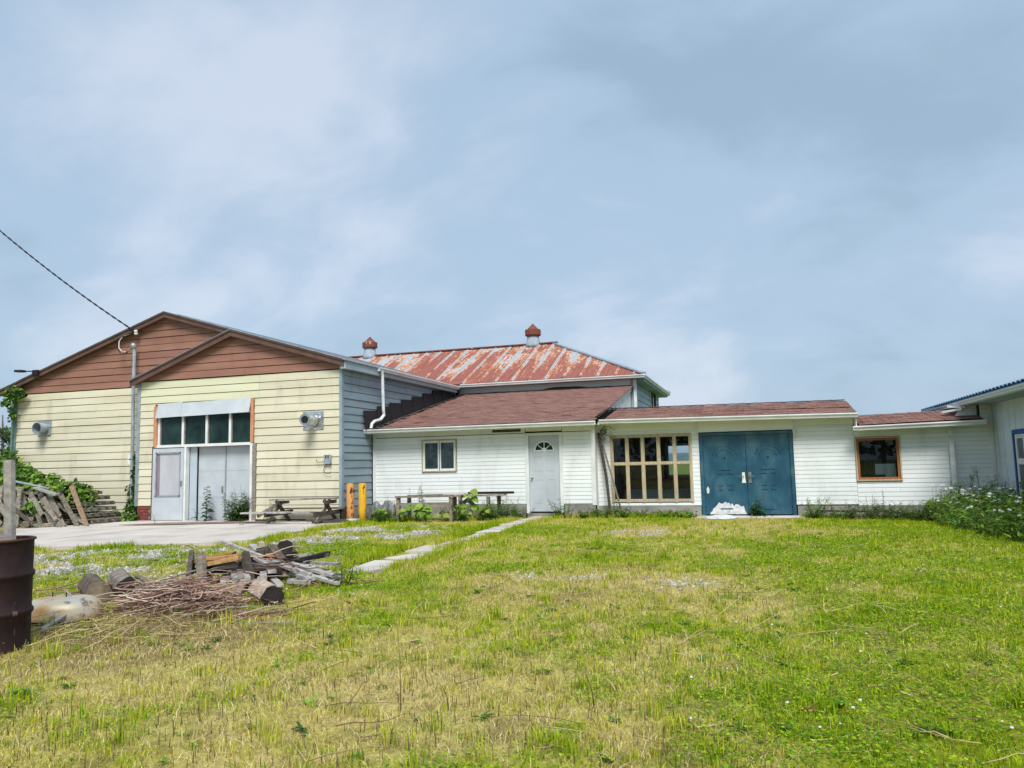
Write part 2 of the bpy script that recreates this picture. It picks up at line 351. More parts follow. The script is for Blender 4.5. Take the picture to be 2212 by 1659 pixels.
def gutter(parent, p0, p1, nrm, m='gutter', h=.105, w=.11, name='gutter'):
    # K-style trough hung on an eave; nrm = outward
    p0 = Vector(p0); p1 = Vector(p1); nv = Vector(nrm); up = Vector((0,0,1))
    prof = [(0, 0), (w*.62, 0), (w*.72, h*.35), (w, h*.72), (w, h), (w*.9, h), (w*.9, h*.86), (w*.86, h*.75), (w*.6, h*.4), (w*.55, .012), (.01, .012), (.01, h), (0, h)]
    k = len(prof); vs = [p+nv*a+up*b for p in (p0, p1) for a, b in prof]
    fs = [(i, (i+1) % k, k+(i+1) % k, k+i) for i in range(k)]
    capf = [(0,1,2,8,9,10),(2,3,6,7,8),(3,4,5,6),(0,10,11,12)]
    fs += capf+[tuple(k+i for i in f) for f in capf]
    # end stops close the trough
    mb = MB(); mb.add(vs, fs)
    return mb.build(name, m, parent)

# ------------------------------------------------------------------ YELLOW BARN (left)
YB, YM, XB = 17.85, 18.35, -10.38
APX, APZ = -16.49, 6.11; SL = .3165; SR = .299
BAX, BAZ = -13.75, 5.29; BSL = .363
barn = thing('yellow_barn', 'long yellow-sided barn with brown gable boards and a projecting front bay', 'barn', (-16.5, 20, 0))
def main_lim(z):
    l = max(-22.3, APX-(APZ-.08-z)/SL); r = -17.0
    if z > 3.98: r = min(BAX if z < 5.2 else 99, -17.11+(z-4.02)/BSL)
    if z > 5.15: r = APX+(APZ-.08-z)/SR
    return l, max(l+.01, r)
wall = backing('front_wall', 'darkin', barn, front(YM), lambda z: (max(-22.3, APX-(APZ-.1-z)/SL), max(max(-22.3, APX-(APZ-.1-z)/SL)+.01, min(-10.5, APX+(APZ-.1-z)/SR))), 0, 6.0, opens=[(-16.9, -10.7, 0, 3.6)], steps=(4.2, 4.28, 5))
siding(wall, 'yellow', front(YM), .10, 3.93, .2128, main_lim)
siding(wall, 'brown', front(YM), 3.95, 6.02, .207, main_lim)
bay = backing('bay_wall', 'darkin', barn, front(YB), lambda z: (max(-17.0, BAX-(BAZ-.1-z)/BSL), max(max(-17.0, BAX-(BAZ-.1-z)/BSL)+.01, min(-10.42, BAX+(BAZ-.1-z)/SR))), 0, 5.18, opens=[(-16.43, -13.06, 0, 3.2)], steps=(4.1, 4.3))
bop = [(-16.5, -12.98, -1, 2.12), (-16.43, -13.06, 2.0, 3.33)]
siding(bay, 'yellow', front(YB), .06, .44, .19, lambda z: (-12.98, -10.42), bop)
siding(bay, 'yellow', front(YB), .44, 3.36, .2085, lambda z: (-16.95, -10.42), bop)
siding(bay, 'yellow2', front(YB), 3.36, 4.0, .213, lambda z: (-16.95, -12.93))
siding(bay, 'yellow', front(YB), 3.36, 4.0, .213, lambda z: (-12.925, -10.42))
blim = lambda z: (max(-17.0, BAX-(BAZ-.08-z)/BSL), max(max(-17.0, BAX-(BAZ-.08-z)/BSL)+.01, min(-10.40, BAX+(BAZ-.08-z)/SR)))
siding(bay, 'brown', front(YB-.012), 4.02, 5.2, .207, blim)
MB().box(-17.0, -16.9, YB+.1, YM, 0, 4.1).build('bay_side_wall', 'yellow', barn)
# red brick footing left of the door, block footing right
foot = MB().box(-16.97, -16.52, YB-.003, YB+.3, -.1, .44).build('footing', 'block', barn)
for k in range(5):
    for i in range(3):
        x0 = -16.95+i*.148-(.07 if k % 2 else 0)
        a, b = max(-16.96, x0), min(-16.53, x0+.138)
        if b-a > .03: MB().box(a, b, YB-.03+random.uniform(0, .008), YB-.004, .0+k*.088, .0+k*.088+.076).build('brick', 'redbrick', foot)
MB().box(-22.3, -17.05, YM+.02, YM+.25, -.1, .1).build('footing', 'block', barn)
# blue side wall
def blue_lim(z): return (17.86, max(19.5, min(25.95, 19.3+(z-2.35)/.219)))
side = backing('side_wall', 'darkin', barn, sideR(XB), lambda z: (17.95, 25.9), 0, 4.22)
siding(side, 'blue', sideR(XB), .36, 4.2, .2055, blue_lim)
fb = MB(); fb.box(XB-.05, XB+.012, 17.9, 19.5, -.1, .36); fb.build('footing', 'darkwood', barn)
for i in range(2): MB().box(XB+.013, XB+.05, 18.5+i*.5, 18.97+i*.5, -.1, .345).build('block', 'block', barn)
MB().box(XB-.045, XB+.035, 17.815, 17.93, .33, 4.12).build('corner_post', 'blue', barn)
MB().box(-17.07, -16.95, YB-.03, YB+.05, .44, 3.98).build('corner_trim', 'galv', barn)
MB().box(-22.4, -22.28, YM-.03, YM+.06, .1, 4.05).build('corner_trim', 'greenpipe', barn)
# rear and left walls so that the place closes
MB().box(-22.35, -22.25, YM+.1, 30, 0, 4.15).build('left_wall', 'yellow', barn)
MB().box(-22.3, -10.4, 29.9, 30, 0, 4.15).build('rear_wall', 'yellow', barn)
# roof sheets
rz = lambda x: (APZ-SR*(x-APX)) if x > APX else (APZ-SL*(APX-x))
def slab(name, m, poly, zf, th, parent):
    mb = MB(); mb.prism([(x, y, zf(x, y)) for x, y in poly], (0, 0, th)); return mb.build(name, m, parent)
roofR = slab('roof', 'galv', [(APX, 18.12), (BAX, 18.12), (BAX, 17.62), (-10.12, 17.62), (-10.12, 29.9), (APX, 29.9)], lambda x, y: rz(x), .03, barn)
roofL = slab('roof', 'galv', [(-22.95, 18.12), (APX, 18.12), (APX, 29.9), (-22.95, 29.9)], lambda x, y: rz(x), .031, barn)
bz = lambda x: BAZ-BSL*(BAX-x)
roofB = slab('bay_roof', 'galv', [(-17.22, 17.62), (BAX, 17.62), (BAX, 18.6), (-17.22, 18.6)], lambda x, y: bz(x), .03, barn)
for x in np.arange(-16.0, -10.2, .55): MB().beam((x, 17.64 if x > BAX else 18.14, rz(x)+.035), (x, 29.8, rz(x)+.035), .03, .025).build('seam', 'galv', roofR)
# rake boards
def rake(x0, z0, x1, z1, Y, h, name='rake_board'):
    mb = MB(); mb.prism([(x0, Y, z0-h), (x1, Y, z1-h), (x1, Y, z1), (x0, Y, z0)], (0, .03, 0)); mb.build(name, 'fascia', barn)
    d = Vector((x1-x0, 0, z1-z0)).normalized(); mb = MB(); mb.prism([(x0, Y-.03, z0-.03), (x1, Y-.03, z1-.03), (x1, Y-.03, z1+.015), (x0, Y-.03, z0+.015)], (0, .028, 0)); mb.build('rake_trim', 'fascia', barn)
rake(-22.9, rz(-22.9), APX, APZ, 18.15, .15); rake(APX+.002, APZ, BAX, rz(BAX), 18.15, .15)
rake(-17.2, bz(-17.2), BAX, BAZ, 17.65, .17); rake(BAX+.002, BAZ, -10.2, rz(-10.2), 17.65, .17)
for (x0, x1, f, Y, Y1) in ((-22.85, APX, rz, 18.18, 18.34), (APX, BAX, rz, 18.18, 18.34), (-17.15, BAX, bz, 17.68, 17.85), (BAX, -10.25, rz, 17.68, 17.85)):
    mb = MB(); mb.prism([(x0, Y, f(x0)-.13), (x1, Y, f(x1)-.13), (x1, Y1, f(x1)-.13), (x0, Y1, f(x0)-.13)], (0, 0, .02)); mb.build('soffit', 'fascia', barn)
MB().box(-22.98, -22.86, 18.2, 29.9, 3.93, 4.04).build('gutter', 'gutter', barn)
# eave board and gutter on the blue side
mb = MB(); mb.box(-10.3, -10.16, 17.68, 25.6, 4.0, 4.225); mb.build('eave_board', 'greyblue', barn)
gutter(barn, (-10.155, 19.45, 4.12), (-10.155, 25.62, 4.12), (1, 0, 0))
ds = MB()
pts = [(-10.1, 19.62, 4.16), (-10.1, 19.66, 4.0), (-10.12, 19.75, 3.0), (-10.12, 19.78, 2.88), (-10.14, 19.6, 2.74), (-10.17, 19.3, 2.68), (-10.18, 19.16, 2.6), (-10.18, 19.12, 2.47)]
ds.tube(pts, .045, 8); ds.build('downspout', 'gutter', barn)
MB().box(-22.42, -22.36, YM-.1, YM-.03, .3, 3.95).build('downspout', 'greenpipe', barn)

# garage front
gar = MB(); gar.box(-16.49, -16.44, YB-.03, YB+.2, 0, 2.12); gar.build('door_jamb', 'darkwood', barn)
MB().box(-13.08, -12.99, YB-.04, YB+.2, 0, 2.13).build('door_jamb', 'greywood', barn)
MB().box(-15.35, -15.29, YB-.05, YB+.1, 0, 2.08).build('door_jamb', 'trimwhite', barn)
MB().box(-13.17, -13.1, YB-.055, YB+.1, 0, 2.08).build('door_jamb', 'trimwhite', barn)
MB().box(-16.42, -13.1, YB-.03, YB+.1, 2.085, 2.16).build('transom_sill', 'trimwhite', barn)
MB().box(-16.44, -16.33, YB-.05, YB+.1, 2.12, 3.28).build('post', 'peach', barn)
MB().box(-13.17, -13.075, YB-.05, YB+.1, 2.15, 3.36).build('post', 'peach', barn)
tw = MB()
for a, b in ((-16.32, -16.25), (-15.49, -15.42), (-14.68, -14.61), (-13.90, -13.83)): tw.box(a, b, YB-.01, YB+.07, 2.161, 3.0)
tw.box(-16.32, -13.18, YB+.0, YB+.06, 2.98, 3.04)
tw = tw.build('transom_window', 'trimwhite', barn)
for a, b in ((-16.245, -15.495), (-15.415, -14.685), (-14.605, -13.905), (-13.825, -13.175)):
    MB().box(a, b, YB+.03, YB+.036, 2.165, 2.975).build('pane', 'tealglass', tw)
    MB().box(a, a+.03, YB+.0, YB+.029, 2.165, 2.975).build('sash', 'greywood', tw)
for a, b, zz in ((-16.32, -15.46, 0), (-15.455, -13.17, .015)):
    mb = MB(); mb.prism([(a, YB-.13, 2.93+zz), (b, YB-.13, 2.95+zz*2), (b, YB-.03, 3.37+zz), (a, YB-.03, 3.34)], (0, .018, 0)); mb.build('header_board', 'doorwhite', barn)
sd = MB(); X0, X1 = -16.43, -15.36
for q in ((X0, X0+.11, .05, 2.06), (X1-.11, X1, .05, 2.06), (X0+.11, X1-.11, 1.93, 2.06), (X0+.11, X1-.11, .05, .72)): sd.box(q[0], q[1], YB-.055, YB-.01, q[2], q[3])
sd = sd.build('storm_door', 'doorwhite', barn)
MB().box(X0+.11, X1-.11, YB-.034, YB-.030, .72, 1.93).build('screen', mat('door_curtain', srgb(188, 188, 192), srgb(172, 172, 178), 3, (1, 1, .4), rnd=0), sd); MB().box(X0+.115, X0+.24, YB-.0345, YB-.0342, .73, 1.92).build('curtain_edge', mat('mauve_strip', srgb(142, 128, 136), srgb(132, 118, 126), 3, rnd=0), sd)
for q in ((X0+.1, X0+.14, .7, 1.95), (X1-.14, X1-.1, .7, 1.95), (X0+.1, X1-.1, 1.91, 1.95), (X0+.1, X1-.1, .69, .735)): MB().box(q[0], q[1], YB-.064, YB-.0555, q[2], q[3]).build('screen_frame', 'galv', sd)
MB().box(X1-.075, X1-.035, YB-.1, YB-.056, 1.02, 1.14).build('handle', 'steel', sd)
MB().box(-16.43, -15.36, YB+.08, YB+.1, .03, 2.07).build('inner_door', 'doorgrey', barn)
MB().box(-15.29, -15.06, YB+.12, YB+.15, .02, 2.08).build('side_panel', 'doorgrey', barn)
for a, b in ((-15.05, -14.155), (-14.115, -13.18)):
    sl = MB().box(a, b, YB+.2, YB+.24, .02, 2.09).build('sliding_door', 'doorgrey', barn)
    for z0, z1 in ((.025, .66), (.666, 1.392), (1.398, 2.085)): MB().box(a+.004, b-.004, YB+.19, YB+.199, z0, z1).build('panel', 'doorwhite', sl)
MB().box(-14.154, -14.116, YB+.175, YB+.24, .02, 2.09).build('meeting_strip', 'galv', barn)
MB().box(-14.25, -14.205, YB+.165, YB+.188, .8, .97).build('pull_handle', 'steel', barn)
MB().box(-16.45, -13.0, YB-.03, YB+.3, -.05, .02).build('threshold', 'darkwood', barn)

# ------------------------------------------------------------------ HIP-ROOFED BARN behind
CY0, CY1, CX0, CX1, CE, CR, CRY = 25.7, 33.7, -20.5, -3.49, 4.33, 6.22, 29.7
hip = thing('hip_roof_barn', 'grey barn with rusty red hipped metal roof behind the white lean-to', 'barn', (-12, 29.7, 0))
cw = backing('front_wall', 'darkin', hip, front(26.1), lambda z: (-12, -3.89), 0, 4.25)
siding(cw, 'greyblue', front(26.1), 2.9, 4.2, .21, lambda z: (-10.3, -3.93))
cs = backing('side_wall', 'darkin', hip, sideR(-3.89), lambda z: (26.1, 33.3), 0, 4.25, opens=[(30.9, 31.9, 3.3, 4.12)])
siding(cs, 'greyblue', sideR(-3.89), 2.5, 4.2, .21, lambda z: (26.12, 33.3), [(30.9, 31.9, 3.3, 4.12)])
MB().box(-3.95, -3.845, 26.05, 26.14, 2.4, 4.2).build('corner_trim', 'greyblue', hip)
wv = MB()
for q in ((30.85, 30.93, 3.25, 4.16), (31.87, 31.95, 3.25, 4.16), (30.93, 31.87, 4.08, 4.16), (30.93, 31.87, 3.25, 3.33)): wv.box(-3.9, -3.83, q[0], q[1], q[2], q[3])
wv = wv.build('window', 'darkwood', hip); MB().box(-3.885, -3.88, 30.93, 31.87, 3.33, 4.08).build('pane', 'mistglass', wv)
MB().box(-20.3, -3.9, 33.2, 33.3, 0, 4.25).build('rear_wall', 'greyblue', hip)
MB().box(-20.3, -20.2, 26.1, 33.2, 0, 4.25).build('left_wall', 'greyblue', hip)
hx = lambda y: CX1-(y-CY0)/(CRY-CY0)*(CX1+7.56)*1.0
HR = -7.56
def cz(y): return CE+(CR-CE)*(y-CY0)/(CRY-CY0)
hroof = MB(); hroof.prism([(CX0, CY0, CE-.05), (CX1, CY0, CE-.05), (HR, CRY, CR-.05), (CX0, CRY, CR-.05)], (0, 0, .04))
hroof.prism([(CX1, CY0, CE-.05), (CX1, CY1, CE-.05), (HR, CRY, CR-.05)], (0, 0, .039)); hroof.prism([(CX0, CY1, CE-.05), (CX1, CY1, CE-.05), (HR, CRY, CR-.05), (CX0, CRY, CR-.05)], (0, 0, .038))
hroof = hroof.build('roof', 'rustroof', hip)
def hip_y(x):   # far end of a panel at x on the front slope
    return CRY if x <= HR else CY0+(CX1-x)/(CX1-HR)*(CRY-CY0)
x = -17.5
while x < CX1-.05:
    w = .62; x1 = min(x+w, CX1); mb = MB(); prof = [(0, .012), (.035, .012), (.05, .042), (.075, .042), (.09, .008), (.21, .006), (.225, .018), (.24, .006), (.36, .006), (.375, .018), (.39, .006), (.50, .006), (.515, .018), (.53, .006), (.615, .008)]
    vs = []; ys = []; dy = random.uniform(-.02, .03)
    for dx, h in prof:
        X = min(x+dx, CX1); ye = hip_y(X); vs += [(X, CY0-.03-dy*.5, cz(CY0-.03)+h), (X, ye, cz(ye)+h)]
    n = len(prof); mb.add(vs, [(2*i, 2*i+2, 2*i+3, 2*i+1) for i in range(n-1)]); mb.build('roof_panel', 'rustroof', hroof); x += w
MB().beam((-17.5, CRY, CR+.03), (HR, CRY, CR+.03), .26, .05).build('ridge_cap', 'ventrust', hroof)
MB().beam((HR, CRY, CR+.02), (CX1+.03, CY0-.03, CE+.02), .22, .05).build('hip_cap', 'galv', hroof)
MB().beam((HR, CRY, CR+.02), (CX1+.03, CY1+.03, CE+.02), .22, .05).build('hip_cap', 'galv', hroof)
MB().box(HR-.14, HR+.16, CRY-.12, CRY+.12, CR+.04, CR+.075).build('apex_cap', 'galv', hroof)
MB().box(CX0, CX1-.03, CY0+.02, 26.1, CE-.12, CE-.06).build('soffit', 'panel', hip); MB().box(-10.2, -3.96, 26.03, 26.06, 4.0, 4.2).build('frieze_board', 'panel', hip)
MB().box(-3.9, CX1-.03, 26.11, CY1-.1, CE-.2, CE-.07).build('soffit', 'greyblue', hip)
gutter(hip, (-10.05, CY0+.015, CE-.13), (CX1+.06, CY0+.015, CE-.13), (0, -1, 0)); gutter(hip, (CX1-.02, CY0-.05, CE-.131), (CX1-.02, CY1, CE-.131), (1, 0, 0))
MB().box(-3.86, -3.76, 25.98, 26.06, 2.3, 4.2).build('downspout', 'gutter', hip)
def roof_vent(x, label):
    v = thing('roof_vent', label, 'roof vent', (x, CRY, CR), 'barrel vents on the ridge'); o = (x, CRY-.02, CR)
    MB().lathe(o, [(.33, -.12), (.30, .0), (.23, .36)], 20).build('base', 'ventgrey', v, True)
    MB().lathe(o, [(.23, .34), (.31, .37), (.325, .39), (.325, .60), (.31, .62), (.25, .63)], 20).build('drum', 'ventrust', v)
    MB().lathe(o, [(.25, .625), (.02, .87)], 12).build('cone_cap', 'ventrust', v)
roof_vent(-8.42, 'rusty drum roof vent on the ridge near the hip end of the red roof')
roof_vent(-15.85, 'rusty drum roof vent rising just right of the yellow barn gable')

# ------------------------------------------------------------------ shingle roofs
SHM = []
for k in range(5):
    w, l, t = .297, .30, .011; mb = MB(); j = lambda: random.uniform(-.006, .006)
    # local frame: x across, y up-slope, z off the roof; butt end at y=0 sits higher
    mb.add([(-w/2, j(), .012), (w/2, j(), .012), (w/2, l, 0), (-w/2, l, 0), (-w/2+.002, j(), .012+t+j()), (w/2-.002, j(), .012+t+j()), (w/2, l, .003), (-w/2, l, .003)],
           [(0,3,2,1),(4,5,6,7),(0,1,5,4),(1,2,6,5),(2,3,7,6),(3,0,4,7)])
    me = bpy.data.meshes.new('shingle'); me.from_pydata(mb.v, [], mb.f); me.materials.append(M['shingle']); SHM.append(me)
def shingle_roof(parent, x0, x1, y0, z0, y1, z1, keep, sag=lambda x, y: 0):
    L = math.hypot(y1-y0, z1-z0); ang = math.atan2(z1-z0, y1-y0); ex = .145; rows = int(L/ex); cnt = 0; rest = MB()
    for r in range(rows):
        s = r*ex; x = x0+(.15 if r % 2 else 0)-.0
        while x < x1-.02:
            xc = x+.15; wv = 1.0
            if x+.3 > x1: wv = max(.25, (x1-x)/.3); xc = (x+x1)/2
            y = y0+math.cos(ang)*s; z = z0+math.sin(ang)*s+sag(xc, y)+random.uniform(0, .004)
            lift = ang+random.gauss(0, .006)-(random.uniform(.03, .09) if random.random() < .035 else 0)
            yaw = random.gauss(0, .006); me = random.choice(SHM)
            if cnt < keep: place(me, 'shingle', parent, (xc, y, z), (lift, 0, yaw), (wv, 1, 1))
            else:
                m = Matrix.Translation((xc, y, z)) @ Matrix.Rotation(yaw, 4, 'Z') @ Matrix.Rotation(lift, 4, 'X') @ Matrix.Diagonal((wv, 1, 1, 1))
                rest.add([m @ v.co for v in me.vertices], [tuple(q.vertices) for q in me.polygons])
            cnt += 1; x += .3
    if rest.v:
        o = rest.build('shingles', 'shingle', parent); o['kind'] = 'stuff'

# ------------------------------------------------------------------ WHITE LEAN-TO (B1)
Y1, Y2 = 19.55, 19.9
lean = thing('white_lean_to', 'white vinyl-sided lean-to with a long brown shingle roof and a single white door', 'shed', (-7.2, 20, 0))
o1 = [(-8.84, -7.79, 1.22, 2.12), (-5.83, -4.83, -.2, 2.30)]
w1 = backing('front_wall', 'darkin', lean, front(Y1), lambda z: (-10.33, -3.97), 0, 2.42, opens=[(-8.8, -7.83, 1.25, 2.09), (-5.78, -4.87, .1, 2.14)])
siding(w1, 'white', front(Y1), .34, 2.21, .1032, lambda z: (-10.27, -4.02), o1, gap=.003, lip=.009, jit=.001)
MB().box(-10.33, -5.84, Y1-.022, Y1-.001, 2.215, 2.42).build('frieze_board', 'white', lean); MB().box(-4.82, -3.97, Y1-.022, Y1-.001, 2.215, 2.42).build('frieze_board', 'white', lean)
MB().box(-5.825, -4.835, Y1-.012, Y1-.001, 2.245, 2.42).build('frieze_board', 'white', lean)
MB().box(-10.34, -10.25, Y1-.035, Y1+.03, .2, 2.40).build('corner_trim', 'trimwhite', lean)
MB().box(-4.06, -3.955, Y1-.035, Y1+.06, .3, 2.40).build('corner_trim', 'trimwhite', lean)
MB().box(-10.3, -5.86, Y1-.012, Y1+.2, -.1, .335).build('foundation', 'block', lean); MB().box(-4.8, -3.99, Y1-.012, Y1+.2, -.1, .335).build('foundation', 'block', lean)
MB().box(-6.75, -5.95, Y1-.04, Y1-.023, 2.25, 2.34).build('soffit_gap_shade', 'darkwood', lean)  # dark strip paints the shade of the open slot in the broken soffit
sw = MB(); sw.prism([(-3.97, Y1+.06, 0), (-3.97, 26.1, 0), (-3.97, 26.1, 3.86), (-3.97, Y1+.06, 2.45)], (-.08, 0, 0)); sw.build('side_wall', 'trimwhite', lean)
mb = MB(); mb.prism([(-3.93, 19.2, 2.30), (-3.93, 26.05, 3.80), (-3.93, 26.05, 3.93), (-3.93, 19.2, 2.43)], (-.04, 0, 0)); mb.build('rake_board', 'trimwhite', lean)
for y in (21.6, 22.9, 24.2, 25.4): MB().box(-3.968, -3.955, y, y+.02, 2.6, 2.5+.2185*(y-19.4)-.05).build('batten', 'trimwhite', lean)
def r1z(y): return 2.445+.2183*(y-19.12)
mb = MB(); mb.prism([(-10.36, 19.12, r1z(19.12)-.03), (-3.88, 19.12, r1z(19.12)-.03), (-3.88, 26.08, r1z(26.08)-.03), (-10.36, 26.08, r1z(26.08)-.03)], (0, 0, .035)); roof1 = mb.build('roof', 'darkwood', lean)
shingle_roof(roof1, -10.05, -3.84, 19.09, r1z(19.09)+.008, 26.05, r1z(26.05)+.008, 300)
MB().box(-10.3, -3.95, 19.16, Y1, 2.395, 2.41).build('soffit', 'trimwhite', lean)
gutter(lean, (-10.42, 19.12, 2.335), (-3.84, 19.12, 2.335), (0, -1, 0)); MB().box(-10.36, -3.86, 19.122, 19.15, 2.31, 2.43).build('fascia_board', 'trimwhite', lean)
# wavy torn felt along the top of the roof
fv = []; N = 26
for i in range(N+1):
    x = -9.9+i*(5.3/N); h = .01+.025*max(0, math.sin(i*.33))+.01*math.sin(i*1.3)+(.09 if 13 < i < 22 else 0)*math.sin((i-13)/9*math.pi)
    fv += [(x, 25.75, r1z(25.75)+.03), (x, 25.98, r1z(25.98)+.02+h)]
mb = MB(); mb.add(fv, [(2*i, 2*i+2, 2*i+3, 2*i+1) for i in range(N)]); mb.build('torn_felt', 'blackshingle', roof1)
# stepped black shingles against the blue wall
random.seed(21)
for r in range(2):
    for i in range(9):
        y = 18.96+i*.80+(.36 if r else 0); L = .80
        if y > 25.2: continue
        zt = r1z(y+.4)+(.48 if r == 0 else .27)-i*.016+random.uniform(-.015, .015); off = .012 if r == 0 else .03
        P = lambda yy, zz: (XB+.03+off+max(0, (zt-zz))*.14, yy, zz)
        zb0, zb1 = r1z(y)+.015, r1z(y+L)+.015; tl = .035
        mb = MB(); mb.prism([P(y, zb0), P(y+L, zb1), P(y+L, zt+tl), P(y, zt)], (.014, 0, .006)); mb.build('black_shingle', 'blackshingle', roof1)
for i in range(26):
    y = 19.1+i*.26+random.uniform(-.05, .05); x = XB+.32+random.uniform(-.04, .04); w = random.uniform(.1, .2)
    MB().beam((x, y, r1z(y)+.05), (x+w, y+.03, r1z(y)+.035), random.uniform(.1, .24), .012).build('black_shingle', 'blackshingle', roof1)
# window B1
def window(parent, x0, x1, z0, z1, Y, frame, panes, casing=None, fw=.05, pane='mistglass', cw=.045):
    c = MB()
    for q in ((x0-cw, x0, z0-cw, z1+cw), (x1, x1+cw, z0-cw, z1+cw), (x0, x1, z1, z1+cw), (x0, x1, z0-cw, z0)): c.box(q[0], q[1], Y-.045, Y+.06, q[2], q[3])
    wv = c.build('window', casing or frame, parent)
    for a, b in panes:
        f = MB()
        for q in ((a, a+fw, z0, z1), (b-fw, b, z0, z1), (a+fw, b-fw, z1-fw, z1), (a+fw, b-fw, z0, z0+fw)): f.box(q[0], q[1], Y-.02, Y+.03, q[2], q[3])
        f.build('sash', frame, wv); MB().box(a+fw, b-fw, Y+.003, Y+.008, z0+fw, z1-fw).build('pane', pane, wv)
    return wv
wb = window(lean, -8.80, -7.83, 1.26, 2.08, Y1, 'trimwhite', [(-8.80, -8.30), (-8.32, -7.83)], 'oak', .055, 'glass', .03)
MB().box(-8.76, -7.87, Y1+.012, Y1+.016, 1.3, 2.04).build('screen', mat('grey_screen', srgb(120, 128, 132), srgb(104, 112, 118), 5, rough=.8, rnd=0), wb)
# white door with fan light
d0, d1, dz0, dz1 = -5.74, -4.91, .14, 2.12
fr = MB()
for q in ((d0-.09, d0-.005, .1, 2.2), (d1+.005, d1+.09, .1, 2.2), (d0-.005, d1+.005, 2.125, 2.2)): fr.box(q[0], q[1], Y1-.04, Y1+.08, q[2], q[3])
fr.build('door_frame', 'trimwhite', lean)
cxd = (d0+d1)/2; fz = 1.74; fr_ = .25
# leaf with a half-round hole: outer rectangle fanned to the arc
leaf = MB(); arc = [(cxd+fr_*math.cos(a), fz+fr_*.9*math.sin(a)) for a in np.linspace(0, math.pi, 17)]
YD = Y1+.012
leaf.box(d0, d1, YD, YD+.04, dz0, fz)
outer = [(d1, fz)]+[(d1, dz1)]+[(cxd+(d1-cxd)*math.cos(a)/max(abs(math.cos(a)), 1e-3), dz1) for a in ()]+[(d0, dz1), (d0, fz)]
def edge(a):
    c, s = math.cos(a), math.sin(a); k = min((d1-cxd)/max(abs(c), 1e-6), (dz1-fz)/max(abs(s), 1e-6)); return (cxd+c*k, fz+s*k)
angs = sorted(set(list(np.linspace(0, math.pi, 17))+[math.atan2(dz1-fz, d1-cxd), math.pi-math.atan2(dz1-fz, d1-cxd)]))
for a, b in zip(angs, angs[1:]):
    p = [(cxd+fr_*math.cos(a), fz+fr_*.9*math.sin(a)), edge(a), edge(b), (cxd+fr_*math.cos(b), fz+fr_*.9*math.sin(b))]
    leaf.prism([(q[0], YD, q[1]) for q in p], (0, .04, 0))
door = leaf.build('door', 'doorwhite', lean)
MB().prism([(cxd+fr_*math.cos(a), YD+.02, fz+fr_*.9*math.sin(a)) for a in np.linspace(0, math.pi, 17)], (0, .004, 0)).build('fan_light', 'tealglass', door)
rim = MB(); rim.tube([(cxd+(fr_+.008)*math.cos(a), YD-.004, fz+(fr_+.008)*.9*math.sin(a)) for a in np.linspace(0, math.pi, 17)], .02, 6); rim.box(cxd-fr_-.03, cxd+fr_+.03, YD-.012, YD+.002, fz-.028, fz+.005)
for a in (math.radians(42), math.radians(90), math.radians(138)): rim.beam((cxd, YD+.006, fz), (cxd+fr_*math.cos(a), YD+.006, fz+fr_*.9*math.sin(a)), .02, .016, (0, 1, 0))
rim.lathe((cxd, YD-.004, fz), [(.065, 0), (.065, .012)], 16, (0, 1, 0)); rim.build('fan_light_muntins', 'trimwhite', door)
for (a, b, z0, z1) in ((d0+.13, d0+.36, 1.2, 1.6), (d1-.36, d1-.13, 1.2, 1.6), (d0+.13, d0+.36, .36, .98), (d1-.36, d1-.13, .36, .98)):
    mb = MB()
    for q in ((a, b, z1-.014, z1), (a, b, z0, z0+.014), (a, a+.012, z0+.014, z1-.014), (b-.012, b, z0+.014, z1-.014)): mb.box(q[0], q[1], YD-.006, YD-.001, q[2], q[3])
    mb.build('panel_moulding', 'doorwhite', door)
MB().lathe((d0+.075, YD, 1.02), [(.03, 0), (.03, .008), (.012, .012), (.012, .035), (.028, .045), (.03, .06), (.02, .072)], 14, (0, -1, 0)).build('knob', 'steel', door, True)
MB().box(d0-.05, d1+.05, Y1-.1, Y1+.1, .0, .1).build('threshold', 'block', lean)

# ------------------------------------------------------------------ WHITE LINK (B2) and LOW WING (B3)
link = thing('white_link_building', 'white vinyl-sided link building with timber window grid and blue double doors', 'shed', (-.8, 20.5, 0))
o2 = [(-3.6, -1.56, .33, 2.08), (-1.36, .88, -.2, 2.08)]
w2 = backing('front_wall', 'darkin', link, front(Y2), lambda z: (-4.0, 2.25), 0, 2.42, opens=[(-3.58, -1.58, .36, 2.06), (-1.33, .85, 0, 2.05)])
siding(w2, 'white', front(Y2), .26, 2.16, .1032, lambda z: (-3.97, 2.25), o2, gap=.003, lip=.009, jit=.001)
MB().box(-3.97, -1.4, Y2-.02, Y2-.001, 2.165, 2.42).build('frieze_board', 'white', link); MB().box(-1.385, .885, Y2-.026, Y2-.001, 2.085, 2.42).build('frieze_board', 'white', link); MB().box(.9, 2.26, Y2-.02, Y2-.001, 2.165, 2.42).build('frieze_board', 'white', link)
for x in (-1.4, .9): MB().box(x-.02, x+.02, Y2-.04, Y2-.027, 2.0, 2.42).build('batten', 'trimwhite', link)
MB().box(-3.98, -1.37, Y2-.03, Y2+.15, -.1, .255).build('foundation', 'block', link); MB().box(.9, 2.25, Y2-.03, Y2+.15, -.1, .235).build('foundation', 'block', link)
def r2z(y): return 2.475+.19*(y-19.47)
mb = MB(); RY2 = 21.55
mb.prism([(-3.86, 19.47, r2z(19.47)-.03), (2.27, 19.47, r2z(19.47)-.1), (2.27, RY2, r2z(RY2)-.06), (-3.86, RY2, r2z(RY2)-.03)], (0, 0, .03))
